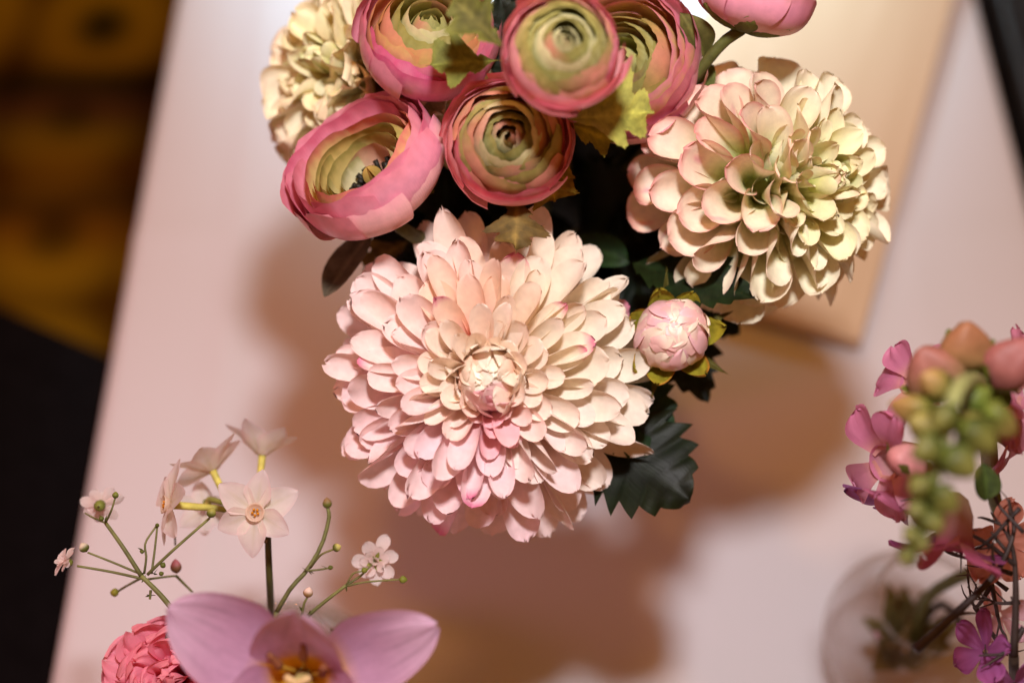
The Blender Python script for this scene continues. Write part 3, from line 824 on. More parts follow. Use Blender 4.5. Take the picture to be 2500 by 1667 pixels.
axe = cdir(-0.30, 0.16, 0.92)
ran_e_layers = [(1.05, 1.12, 0.80, 5, 0.10, SALM, PINK), (1.0, 1.02, 0.95, 5, 0.05, PINK, HOT), (0.92, 0.88, 1.0, 5, 0.02, (226, 196, 112), HOT), (0.80, 0.74, 0.95, 4, 0.02, YEL, PINK), (0.68, 0.60, 0.95, 4, 0, YEL, OLIVE), (0.55, 0.46, 0.95, 4, 0, LIME, OLIVE), (0.4, 0.3, 0.95, 3, 0, LIME, OLIVE), (0.25, 0.12, 0.92, 3, 0, LIME, LIME)]
ran_e = ranunculus("pink ranunculus with yellow inner petals half hidden by the blurred one", P(1535, 172, 0.612) - 0.010 * axe, axe, 0.0290, ran_e_layers, 66, satin=2)
leaf_on(ran_e, P(1385, 292, .560), P(1625, 268, .552), cdir(0.1, 0.35, 0.9), 0.036, 'lobed', (140, 142, 62), (168, 166, 78), M_LEAF, teeth=3, fold=0.25, bend=0.05)
leaf_on(ran_e, P(1385, 300, .568), P(1515, 352, .572), cdir(0.1, 0.2, 0.9), 0.020, 'lobed', (120, 112, 40), (140, 130, 48), M_LEAF, teeth=2, fold=0.25, bend=0.05)

axf = cdir(0.30, 0.92, 0.22)
ran_f_layers = [(1.04, 1.0, 1.0, 5, 0.06, PINK, (196, 50, 108)), (1.0, 0.84, 1.25, 5, 0.02, PINK, (196, 50, 108)), (0.86, 0.66, 1.35, 4, 0, PEACH, HOT), (0.7, 0.45, 1.4, 4, 0, YEL, OLIVE), (0.5, 0.25, 1.4, 3, 0, LIME, OLIVE)]
fbase = P(1812, 72, 0.585)
ran_f = ranunculus("pink ranunculus seen from below at the top edge beside the cream dahlia", fbase, axf, 0.0205, ran_f_layers, 77, satin=2, sepals=6, stem_r=0.0025,
                   stem_pts=[fbase, P(1760, 110, .59), P(1690, 200, .60), P(1610, 330, .63), MOUTH, VASE + np.array((0.0, 0.01, 0.04))])
leaf_on(ran_f, P(1720, 140, .60), P(1665, 20, .585), cdir(-0.1, 0.1, 0.9), 0.015, 'smooth', (84, 82, 38), (110, 108, 54), M_LEAF, bend=0.4, fold=0.6)
leaf_on(ran_f, P(1690, 230, .61), P(1745, 150, .60), cdir(-0.1, 0.1, 0.9), 0.012, 'smooth', (92, 98, 46), (110, 118, 60), M_LEAF, bend=0.2, fold=0.4)

# dark leaves low in the bouquet, on the stems of the dahlias and ranunculus
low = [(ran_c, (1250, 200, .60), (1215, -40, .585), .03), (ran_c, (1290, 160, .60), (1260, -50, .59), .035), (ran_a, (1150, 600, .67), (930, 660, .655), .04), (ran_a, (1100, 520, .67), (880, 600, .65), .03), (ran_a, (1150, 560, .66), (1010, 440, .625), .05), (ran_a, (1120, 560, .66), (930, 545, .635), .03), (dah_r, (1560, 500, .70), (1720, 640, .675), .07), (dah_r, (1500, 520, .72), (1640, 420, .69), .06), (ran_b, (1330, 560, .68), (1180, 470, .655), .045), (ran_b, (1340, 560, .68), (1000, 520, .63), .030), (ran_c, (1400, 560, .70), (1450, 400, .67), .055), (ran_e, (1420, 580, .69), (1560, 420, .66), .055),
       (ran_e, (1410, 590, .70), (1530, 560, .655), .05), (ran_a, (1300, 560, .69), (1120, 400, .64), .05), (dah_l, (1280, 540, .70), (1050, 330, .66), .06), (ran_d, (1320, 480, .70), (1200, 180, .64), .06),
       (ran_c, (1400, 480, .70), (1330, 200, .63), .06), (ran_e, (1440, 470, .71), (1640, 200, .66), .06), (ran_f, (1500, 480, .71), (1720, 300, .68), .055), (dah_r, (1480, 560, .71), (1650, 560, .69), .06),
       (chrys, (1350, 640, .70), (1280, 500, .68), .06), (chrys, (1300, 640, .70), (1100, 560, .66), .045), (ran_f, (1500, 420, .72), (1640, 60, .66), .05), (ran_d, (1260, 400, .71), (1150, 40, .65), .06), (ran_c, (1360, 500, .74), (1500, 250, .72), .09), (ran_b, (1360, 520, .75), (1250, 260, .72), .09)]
for th, a, b, w in low:
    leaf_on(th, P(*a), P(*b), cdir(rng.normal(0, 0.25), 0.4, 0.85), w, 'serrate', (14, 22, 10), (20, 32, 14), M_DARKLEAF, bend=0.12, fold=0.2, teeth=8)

def peony_bud():
    c = P(1640, 818, 0.592)
    th = Thing("peony_bud", "small round pink and cream peony bud with yellow green sepals beside the chrysanthemum", "flower bud", c, frame(cdir(0.05, 0.15, 1.0)), "artificial flowers in the bouquet")
    rr = np.random.default_rng(3)
    R = 0.0150
    V, Fc = bud_shape(R * 1.9, R * 0.90, 10, 20, 1.0, 0.02); V[:, 2] -= R * 0.95
    th.part("core", V, Fc, M_SATIN, lin((246, 206, 192)))
    for (pdeg, n, L, w, lift) in [(118, 7, 1.35, 1.15, 1.00), (95, 8, 1.25, 1.05, 1.015), (74, 8, 1.10, 0.95, 1.03), (55, 7, 0.95, 0.85, 1.04), (38, 6, 0.75, 0.75, 1.05), (22, 4, 0.6, 0.65, 1.06)]:
        ph = rr.uniform(0, 6.28)
        for j in range(n):
            a = ph + 2 * PI * (j + rr.normal(0, 0.2)) / n
            p = math.radians(pdeg + rr.normal(0, 5)); Lp = L * R * rr.normal(1, 0.12); Rl = R * lift * rr.normal(1, 0.012)
            V, Fc, UV, E = petal(Lp, w * R * rr.uniform(0.8, 1.15), 0.5, w * 0.5, bend=Lp / R * rr.normal(0.93, 0.10), tip=0.5, basew=0.55, nu=11, nv=12, jag=0.02, ruffle=R * 0.025, rfreq=1.1, power=rr.uniform(1.7, 2.4), rr=rr)
            V = place_petal(V, PI - p, a, Rl * math.sin(p), Rl * math.cos(p), rr.normal(0, 0.18))
            k = rr.random()
            col = mix(lin((246, 196, 190)), lin((252, 238, 214)) if k > 0.35 else lin((248, 200, 204)), sstep(UV[:, 1], 0.1, 0.9))
            th.part("petal", V, Fc, M_SATIN, col, UV)
    for j in range(7):
        a = 2 * PI * j / 7 + rr.normal(0, 0.12)
        V, Fc, UV, E = petal(R * rr.uniform(1.2, 1.5), R * 0.95, 0.8, 0.8, bend=1.15, ruffle=R * 0.05, nu=11, tip=0.5, basew=0.5, jag=0.03, power=1.8, rr=rr)
        V = place_petal(V, -0.05, a, 0.30 * R, -0.62 * R, rr.normal(0, 0.3))
        g = mix(lin((96, 112, 34)), lin((166, 152, 44)), UV[:, 1])
        g = mix(g, lin((200, 96, 44)), sstep(E, 0.75, 1) * 0.6 * (rr.random() > 0.4))
        th.part("sepal", V, Fc, M_LEAF, g, UV)
    for j in range(6):
        a = 2 * PI * j / 6 + 0.5 + rr.normal(0, 0.2)
        V, Fc, UV, E = petal(R * rr.uniform(1.5, 1.9), R * 0.42, 0.6, 0.3, bend=0.25, tip=0.3, basew=0.7, jag=0.05, power=1.2, rr=rr)
        V = place_petal(V, 0.0, a, 0.2 * R, -0.75 * R, rr.normal(0, 0.5))
        th.part("bract", V, Fc, M_LEAF, mix(lin((62, 66, 26)), lin((100, 92, 36)), UV[:, 1]), UV)
    b = th.to_world((0, 0, -0.8 * R))
    stem_on(th, [b, th.to_world((0, 0, -0.05)), MOUTH + np.array((0.02, 0, 0)), VASE + np.array((0.01, 0, 0.04))], 0.0025, 0.003, (64, 70, 32))
peony_bud()

# ------------------------------------------------------------------ front posy: vase, tulip, carnation, narcissus, gypsophila
def glass_bowl(label, base, R, group, water_top=0.35, wall=0.0028):
    th = Thing("glass_vase", label, "vase", base, None, group)
    prof = []
    for a in np.linspace(-1.25, 0.95, 26):
        prof.append((R * math.cos(a), R * math.sin(a) + R * math.sin(1.25)))
    top = prof[-1]
    prof.append((top[0] * 0.98, top[1] + 0.004)); prof.append((top[0] * 1.06, top[1] + 0.010)); prof.append((top[0] * 1.06 - 0.0015, top[1] + 0.0115))
    inner = []
    th_g = wall
    for a in np.linspace(0.95, -1.2, 26):
        inner.append(((R - th_g) * math.cos(a), (R - th_g) * math.sin(a) + R * math.sin(1.25)))
    prof += inner
    if water_top is None:
        prof = prof[:-len(inner)]
        prof = [(0.0005, 0.0)] + prof
    else:
        prof = [(0.0005, 0.0)] + prof + [(0.0005, prof[-1][1] - 0.001)]
    V, Fc = lathe(prof, 56)
    th.part("vase_body", V, Fc, M_GLASS)
    if water_top is None:
        return th
    wp = [(0.0005, R * math.sin(1.25) - (R - th_g) * math.sin(1.2) + 0.002)]
    for a in np.linspace(-1.18, water_top, 16):
        wp.append(((R - th_g - 0.0008) * math.cos(a), (R - th_g - 0.0008) * math.sin(a) + R * math.sin(1.25)))
    wp.append((0.0005, wp[-1][1]))
    V, Fc = lathe(wp, 48)
    th.part("water", V, Fc, M_WATER)
    return th

VG = "clear glass bowls holding small posies"
LB = np.array((-0.115, -0.262, 0.0022))       # posy bowl under the tulip
posy = glass_bowl("round glass bowl holding stems directly under the mauve tulip", LB, 0.056, VG)
LBM = LB + np.array((0, 0, 0.095))

def tulip():
    c = P(742, 1650, 0.530)
    th = Thing("tulip", "wide open mauve pink tulip with yellow heart at the bottom edge", "flower", c, frame(cdir(0.0, 0.06, 1.0)))
    rr = np.random.default_rng(8)
    # az, length, width, elevation, bend, cup
    spec = [(150, 60, 48, 0.42, -0.20, 0.85), (22, 60, 40, 0.42, -0.25, 0.75), (262, 54, 44, 0.45, -0.2, 0.7), (84, 50, 46, 0.98, 0.0, 0.8), (212, 46, 40, 0.80, 0.05, 0.7), (325, 46, 40, 0.80, 0.05, 0.7)]
    for az, L, w, el, bend, cup in spec:
        V, Fc, UV, E = petal(L * 0.90, w * 0.88, cup * 1.2, cup, bend=bend, tip=0.40, basew=0.35, nu=21, nv=20, power=1.7, jag=0.008, ruffle=0.5, rfreq=1.3, rr=rr)
        V = place_petal(V, el, math.radians(az), 3, 0, rr.normal(0, 0.08))
        v = UV[:, 1]
        col = mix(lin((222, 164, 36)), lin((206, 160, 194)), sstep(v, 0.20, 0.34))
        col = mix(col, lin((228, 194, 220)), sstep(v, 0.5, 1.0) * 0.7)
        col = mix(col, lin((226, 180, 206)), sstep(E, 0.7, 1.0) * 0.5 * sstep(v, 0.4, 0.8))
        streak = 0.5 + 0.5 * np.sin(UV[:, 0] * 60 + np.sin(v * 4) * 1.5)
        vn = np.clip(np.sin(UV[:, 0] * 95 + np.sin(v * 5) * 1.2), 0.6, 1) - 0.6
        col = col * (1 - 0.07 * streak - 0.35 * vn * sstep(v, 0.3, 0.6))[:, None]
        th.part("petal", V * 0.001, Fc, M_FRESH, col, UV)
    for j in range(6):
        a = j * PI / 3 + 0.35
        p = np.array((3 * math.cos(a), 3 * math.sin(a), 1.0)); q = np.array((9 * math.cos(a), 9 * math.sin(a), 13.0))
        Vt, Ft = tube(np.array([p, q]) * 0.001, 0.0011, 0.0008, 5, 6)
        s = th.part("stamen", Vt, Ft, M_STEM, lin((206, 160, 60)))
        d = nrm(q - p + rr.normal(0, 3, 3))
        Vt, Ft = tube(np.array([q, q + d * 4, q + d * 8]) * 0.001, 0.0018, 0.0011, 6, 7)
        th.part("anther", Vt, Ft, M_BUD, lin((150, 92, 62)), parent=s)
    Vt, Ft = tube(np.array([(0, 0, 0), (0, 0, 16)]) * 0.001, 0.003, 0.0022, 6, 8)
    ps = th.part("pistil", Vt, Ft, M_BUD, lin((206, 190, 120)))
    for j in range(3):
        a = j * 2 * PI / 3 + 0.5
        q = np.array((0, 0, 15.5))
        Vt, Ft = tube(np.array([q, q + (3 * math.cos(a), 3 * math.sin(a), 1.0), q + (5 * math.cos(a), 5 * math.sin(a), 0.2)]) * 0.001, 0.0016, 0.0013, 6, 7)
        th.part("stigma", Vt, Ft, M_BUD, lin((236, 200, 140)), parent=ps)
    b = th.to_world((0, 0, 0))
    stem_on(th, [b, b + np.array((0.0, 0.0, -0.06)), LBM + np.array((0.004, 0.004, 0)), LB + np.array((0.01, 0.012, 0.012))], 0.004, 0.0035, (110, 130, 66))
tulip()

def carnation():
    c = P(440, 1668, 0.590)
    th = Thing("carnation", "ruffled coral pink carnation at the bottom left edge beside the tulip", "flower", c, frame(cdir(-0.15, 0.15, 1.0)))
    rr = np.random.default_rng(14)
    for (n, L, w, el, r0) in [(10, 26, 26, 0.10, 3), (10, 24, 26, 0.40, 3), (9, 22, 24, 0.70, 2.5), (8, 20, 22, 0.95, 2), (6, 18, 20, 1.2, 1.5), (4, 16, 18, 1.4, 1)]:
        ph = rr.uniform(0, 6.28)
        for j in range(n):
            V, Fc, UV, E = petal(L * rr.normal(1, 0.07), w, 0.5, 0.25, bend=rr.normal(0.0, 0.3), tip=0.72, basew=0.15, nu=33, nv=16, power=2.4, jag=0.016, ruffle=1.7, rfreq=rr.uniform(1.1, 1.7), rr=rr)
            V = place_petal(V, el + rr.normal(0, 0.08), ph + 2 * PI * (j + rr.normal(0, 0.15)) / n, r0, 0, rr.normal(0, 0.4))
            col = mix(lin((228, 84, 116)), lin((250, 156, 178)), sstep(UV[:, 1], 0.3, 0.85))
            col = mix(col, lin((246, 160, 170)), sstep(UV[:, 1], 0.9, 1.0) * 0.6)
            th.part("petal", V * 0.001, Fc, M_FRESH, col, UV)
    V, Fc = lathe([(0.003, -0.03), (0.0055, -0.026), (0.006, -0.01), (0.007, 0.002)], 14)
    th.part("calyx", V, Fc, M_STEM, lin((96, 118, 60)))
    b = th.to_world((0, 0, -0.028))
    stem_on(th, [b, b + np.array((0.01, 0.005, -0.04)), LBM + np.array((-0.014, 0, 0)), LB + np.array((-0.01, 0, 0.012))], 0.0025, 0.0025, (96, 118, 60))
carnation()

def narcissus():
    hub = P(652, 1262, 0.592)
    th = Thing("narcissus", "stem of small white paperwhite narcissus above the mauve tulip", "flower", hub)
    rr = np.random.default_rng(19)
    stem_on(th, [hub + np.array((0, 0, -0.002)), P(655, 1340, .600), P(660, 1450, .612), LBM + np.array((-0.002, 0.012, 0.0)), LB + np.array((0, -0.01, 0.01))], 0.00125, 0.0018, (70, 62, 30), (86, 92, 44))
    V, Fc, UV, E = petal(0.012, 0.004, 0.6, 0.3, bend=0.2, tip=0.3, power=1.2)
    Rf = frame(cdir(0.2, 0.3, 0.8)); th.partw("spathe", V @ Rf.T + P(648, 1325, .596), Fc, M_LEAF, mix(lin((120, 96, 60)), lin((150, 120, 80)), UV[:, 1]), UV)
    # centre, axis, petal length mm, petal elevation, corona?, tube length
    spec = [((625, 1250, .580), (0.04, 0.10, 1.0), 17.0, 0.22, 0.014), ((415, 1232, .588), (-0.86, 0.12, 0.42), 17.5, 0.05, 0.020),
            ((520, 1150, .612), (-0.45, 0.78, -0.28), 18.0, 0.55, 0.016), ((640, 1112, .622), (0.05, 0.90, -0.22), 18.0, 0.80, 0.012), ((500, 1240, .622), (-0.3, -0.3, -0.5), 12.0, 0.3, 0.010)]
    for (cp, ax, L, el, tl) in spec:
        c = P(*cp); R = frame(cdir(*ax), rr.uniform(0, 1.0))
        # floret: the perianth tube carries petals, corona and anthers
        a0 = c - R[:, 2] * tl
        hubp = hub + np.array((rr.normal(0, 0.001), 0, 0))
        Vt, Ft = tube([c, c - R[:, 2] * tl * 0.6, a0, a0 * 0.35 + hubp * 0.65, hubp], 0.0017, 0.0009, 14, 8)
        tt = np.repeat(np.linspace(0, 1, 14), 8)
        fl_ = th.partw("floret", Vt, Ft, M_STEM, mix(lin((206, 196, 96)), lin((96, 104, 44)), sstep(tt, 0.15, 0.75)))
        for j in range(6):
            inner = j % 2
            V, Fc, UV, E = petal(L * rr.normal(1, 0.06), L * 0.80 * (1.0 if inner else 1.08), 0.7, 0.35, bend=rr.normal(-0.25, 0.15), tip=0.30, basew=0.45, nu=11, nv=13, power=1.45, rr=rr)
            V = place_petal(V, el + rr.normal(0, 0.08), j * PI / 3 + rr.normal(0, 0.05), 1.6, 0.3 * inner, rr.normal(0, 0.22))
            col = mix(lin((252, 246, 232)), lin((252, 238, 238)), UV[:, 1])
            col = mix(col, lin((248, 220, 226)), sstep(E, 0.6, 1) * 0.45)
            col = mix(col, lin((214, 204, 140)), np.exp(-(E / 0.12) ** 2) * 0.35 * (1 - UV[:, 1]))
            th.partw("petal", (V * 0.001) @ R.T + c, Fc, M_THIN, col, UV, parent=fl_)
        V, Fc = lathe([(1.8, 0.1), (2.8, 0.8), (3.5, 2.2), (3.9, 3.0), (3.6, 3.05), (3.0, 2.2), (2.2, 1.0), (0.1, 0.6)], 24)
        th.partw("corona", (V * 0.001) @ R.T + c, Fc, M_THIN, lin((244, 226, 208)), parent=fl_)
        for j in range(5):
            a = j * 1.256 + 0.4
            Vt, Ft = bud_shape(2.0, 0.62, 6, 7)
            Vt = Vt + np.array((1.2 * math.cos(a), 1.2 * math.sin(a), 1.2))
            th.partw("anther", (Vt * 0.001) @ R.T + c, Ft, M_BUD, lin((226, 150, 30)), parent=fl_)
narcissus()

def gyp_flower(th, p, axis, r, wilt=0.0, rr=None, n=12, green=False):
    """tiny double flower: calyx part carrying its petals"""
    R = frame(cdir(*axis), rr.uniform(0, 6))
    V, Fc = lathe([(0.25, -2.2), (0.9, -1.9), (1.2, -1.0), (1.1, 0.1)], 10)
    V[:, :2] *= r / 4.0; V[:, 2] *= r / 4.0
    cal = th.partw("blossom", (V * 0.001) @ R.T + p, Fc, M_BUD, lin((128, 136, 60)))
    for (k, el, Lk) in [(n // 2 + 1, 0.20 + wilt, 1.0), (n // 2, 0.6 + wilt * 0.6, 0.75), (3, 1.1, 0.5)]:
        for j in range(k):
            V, Fc, UV, E = petal(r * Lk * rr.normal(1, 0.1), r * 0.62 * Lk, 0.5, 0.4, bend=rr.normal(-0.1, 0.3), tip=0.62, basew=0.3, nu=7, nv=8, power=2.2, jag=0.03, ruffle=r * 0.03, rr=rr)
            V = place_petal(V, el + rr.normal(0, 0.12), 2 * PI * (j + rr.normal(0, 0.12)) / k + el, 0.3, 0, rr.normal(0, 0.3))
            th.partw("petal", (V * 0.001) @ R.T + p, Fc, M_THIN, mix(lin((248, 226, 218)), lin((252, 240, 238)), UV[:, 1]), UV, parent=cal)
    if green:
        for j in range(5):
            V, Fc, UV, E = petal(r * 0.45, r * 0.2, 0.6, 0.5, bend=0.2, tip=0.4, nu=5, nv=6, power=1.4, rr=rr)
            V = place_petal(V, 0.5, j * 1.256, 0.2, 0.5, 0)
            th.partw("sepal", (V * 0.001) @ R.T + p, Fc, M_LEAF, mix(lin((120, 130, 48)), lin((150, 156, 70)), UV[:, 1]), UV, parent=cal)

def gyp_bud(th, p, d, L, R_, c0, c1):
    V, Fc = bud_shape(L, R_, 8, 9, 0.85, 0.04)
    Y = nrm(d); X = nrm(np.cross(Y, (0.3, 0.5, 0.8))); Z = np.cross(X, Y)
    Rm = np.stack([X, Z, Y], 1)
    t = V[:, 2] / L
    th.partw("bud", (V * 0.001) @ Rm.T + p, Fc, M_BUD, mix(lin(c0), lin(c1), sstep(t, 0.35, 0.75)))

def sprig(label, stems, buds, flowers, nodes, seed, group="sprigs of baby's breath in the posy"):
    rr = np.random.default_rng(seed)
    th = Thing("gypsophila_sprig", label, "flower sprig", P(*stems[0][0][0]), None, group)
    for pts, w in stems:
        W = [P(*q) if len(q) == 3 and abs(q[0]) > 5 else np.asarray(q) for q in pts]
        stem_on(th, W, w * 0.5e-3, w * 0.40e-3, (98, 98, 56), (122, 124, 70), n=12, sides=6)
    for (q, tip, L, R_, c0, c1) in buds:
        a = P(*q); b = P(*tip)
        gyp_bud(th, a, b - a, L, R_, c0, c1)
    for (q, ax, r, g) in flowers:
        gyp_flower(th, P(*q), ax, r, 0.1, rr, green=g)
    for q in nodes:
        for j in range(3):
            V, Fc, UV, E = petal(2.6 * rr.uniform(0.7, 1.3), 1.0, 0.6, 0.3, bend=0.3, tip=0.3, nu=5, nv=6, power=1.2, rr=rr)
            Rf = frame(cdir(*rr.normal(0, 0.6, 3)), rr.uniform(0, 6))
            th.partw("bract", (V * 0.001) @ Rf.T + P(*q), Fc, M_LEAF, lin((74, 80, 34)), UV)
    return th

GB, GBl, WH, TAN = (96, 104, 40), (124, 132, 50), (236, 222, 196), (214, 176, 150)
D = 0.578
sprig("branching sprig of baby's breath spread out left of the white narcissus",
      [([(440, 1512, D), (395, 1455, D), (345, 1405, D)], 2.6), ([(345, 1405, D), (300, 1335, D), (258, 1276, D + .004)], 2.1), ([(342, 1400, D), (275, 1372, D), (214, 1348, D)], 1.1), ([(348, 1412, D), (270, 1395, D), (188, 1381, D - .002)], 1.3),
       ([(352, 1400, D), (357, 1360, D), (355, 1325, D + .003), (382, 1283, D + .006)], 1.0), ([(370, 1400, D), (378, 1340, D + .004), (384, 1285, D + .006)], 1.0), ([(360, 1402, D), (420, 1345, D), (512, 1264, D + .004)], 1.5),
       ([(345, 1410, D + .02), (300, 1435, .605), (285, 1446, .608)], 1.1), ([(350, 1415, D + .01), (400, 1408, .60), (430, 1405, .605)], 1.1), ([(430, 1405, .605), (470, 1445, .61)], 1.3), ([(428, 1330, .61), (426, 1285, .615)], 0.9),
       ([(258, 1276, D + .004), (272, 1245, D), (281, 1216, D)], 0.9), ([(258, 1276, D + .004), (225, 1262, .59), (208, 1252, .593)], 0.9), ([(368, 1440, D), (366, 1462, D)], 1.2),
       ([(440, 1512, D), (405, 1600, .60), LBM + np.array((-0.012, 0.008, 0)), LB + np.array((-0.02, 0.01, 0.015))], 2.6)],
      [((281, 1217, D), (283, 1200, D), 3.0, 1.35, GB, GBl), ((250, 1272, D), (243, 1255, D), 2.4, 1.1, GB, GB), ((212, 1347, D), (196, 1322, D), 4.4, 2.1, GB, WH), ((512, 1264, D), (522, 1236, D), 4.6, 2.0, GB, (168, 164, 80)),
       ((395, 1386, D), (402, 1370, D), 2.6, 1.2, GB, GB), ((388, 1402, D), (398, 1398, D), 2.2, 1.0, GB, GB), ((290, 1446, .607), (276, 1446, .607), 3.8, 1.9, (140, 136, 40), (150, 142, 50)), ((432, 1400, .605), (428, 1365, .605), 6.5, 2.4, (124, 92, 60), (186, 110, 116)), ((352, 1348, D), (340, 1344, D), 2.0, 0.8, GB, GB), ((384, 1284, D + .006), (383, 1272, D), 2.4, 0.9, GB, GB)],
      [((245, 1232, .603), (-0.1, 0.1, -0.9), 8.2, True), ((160, 1368, D - .002), (-0.5, 0.45, 0.55), 6.0, False), ((505, 1235, .62), (0.1, -0.5, 0.3), 6.0, False)],
      [(345, 1405, D), (352, 1412, D), (256, 1274, D), (375, 1400, D), (352, 1345, D), (366, 1452, D)], 61)
sprig("sprig of baby's breath with one pale blossom right of the white narcissus",
      [([(676, 1492, .590), (710, 1435, .590), (748, 1393, .592), (785, 1330, .594), (803, 1265, .596), (800, 1240, .596)], 2.0), ([(758, 1385, .590), (782, 1355, .585), (812, 1341, .582)], 1.1), ([(748, 1393, .590), (780, 1390, .59), (802, 1386, .59)], 1.0),
       ([(752, 1502, .584), (790, 1470, .584), (845, 1428, .584)], 1.8), ([(845, 1428, .584), (880, 1405, .588), (908, 1378, .594)], 1.1), ([(845, 1430, .584), (895, 1420, .584), (975, 1414, .584)], 1.0), ([(845, 1428, .584), (862, 1400, .584), (884, 1394, .584)], 0.8),
       ([(738, 1497, .580), (742, 1474, .580), (750, 1458, .580)], 1.1), ([(808, 1536, .560), (860, 1540, .556), (912, 1546, .553)], 1.0),
       ([(676, 1492, .590), (660, 1600, .605), LBM + np.array((0.012, 0.010, 0)), LB + np.array((0.02, 0.008, 0.015))], 2.2), ([(752, 1502, .584), (700, 1620, .60), LBM + np.array((0.002, 0.002, 0))], 2.0)],
      [((800, 1242, .596), (798, 1216, .596), 5.0, 2.0, (104, 110, 44), (150, 120, 80)), ((812, 1341, .582), (834, 1331, .582), 3.9, 1.8, GB, (206, 196, 110)), ((800, 1386, .59), (812, 1384, .59), 2.4, 1.0, GB, GB), ((974, 1414, .584), (992, 1415, .584), 3.6, 1.65, GBl, GBl), ((882, 1395, .584), (896, 1389, .584), 3.0, 1.3, GBl, GBl), ((750, 1459, .580), (755, 1434, .580), 4.6, 2.1, (150, 120, 70), (240, 212, 196))],
      [((916, 1368, .600), (0.05, 0.12, 1.0), 10.2, True), ((925, 1550, .552), (0.8, -0.1, 0.4), 4.2, False)],
      [(748, 1393, .590), (752, 1392, .590), (845, 1428, .584), (740, 1492, .580), (754, 1500, .584), (800, 1386, .59)], 62)

# ------------------------------------------------------------------ right posy: bowl, snapdragon, dark twigs
RB = np.array((0.213, -0.219, 0.0022))
bowl_r = glass_bowl("round glass bowl with bright reflections at the bottom right corner", RB, 0.046, VG, water_top=None, wall=0.003)
RBM = RB + np.array((0, 0, 0.085))

def snap_bloom(th, c, axis, s, c_up, c_low, c_lip, rr, roll=0.0):
    """two-lipped snapdragon bloom: tube carrying lobes"""
    R = frame(cdir(*axis), roll)
    V, Fc = lathe([(1.5, -14), (3.8, -12), (5.2, -7), (5.0, -1), (5.6, 2)], 16)
    V *= s
    t = np.repeat(np.linspace(0, 1, 5), 16)
    tb = th.partw("bloom", (V * 0.001) @ R.T + c, Fc, M_FRESH, mix(lin((206, 190, 140)), lin(c_up), t))
    for (az, L, w, el, b, cc) in [(60, 15, 14, 0.9, -1.0, c_up), (120, 15, 14, 0.9, -1.0, c_up), (210, 14, 13, 0.5, -0.9, c_low), (270, 14, 13, 0.4, -1.0, c_lip), (330, 14, 13, 0.5, -0.9, c_low)]:
        V, Fc, UV, E = petal(L * s * rr.normal(1, 0.08), w * s, 0.7, 0.3, bend=b + rr.normal(0, 0.2), tip=0.6, basew=0.45, nu=13, nv=11, power=2.4, jag=0.03, ruffle=0.9 * s, rfreq=1.6, rr=rr)
        V = place_petal(V, el + rr.normal(0, 0.1), math.radians(az), 4.0 * s, 0, rr.normal(0, 0.2))
        col = mix(mix(lin(cc), lin((240, 200, 120)), 0.35), lin(cc), sstep(UV[:, 1], 0.0, 0.4))
        col = mix(col, lin(tuple(min(255, int(x * 1.08)) for x in cc)), sstep(UV[:, 1], 0.7, 1.0))
        th.partw("petal", (V * 0.001) @ R.T + c, Fc, M_FRESH, col, UV, parent=tb)
    return tb

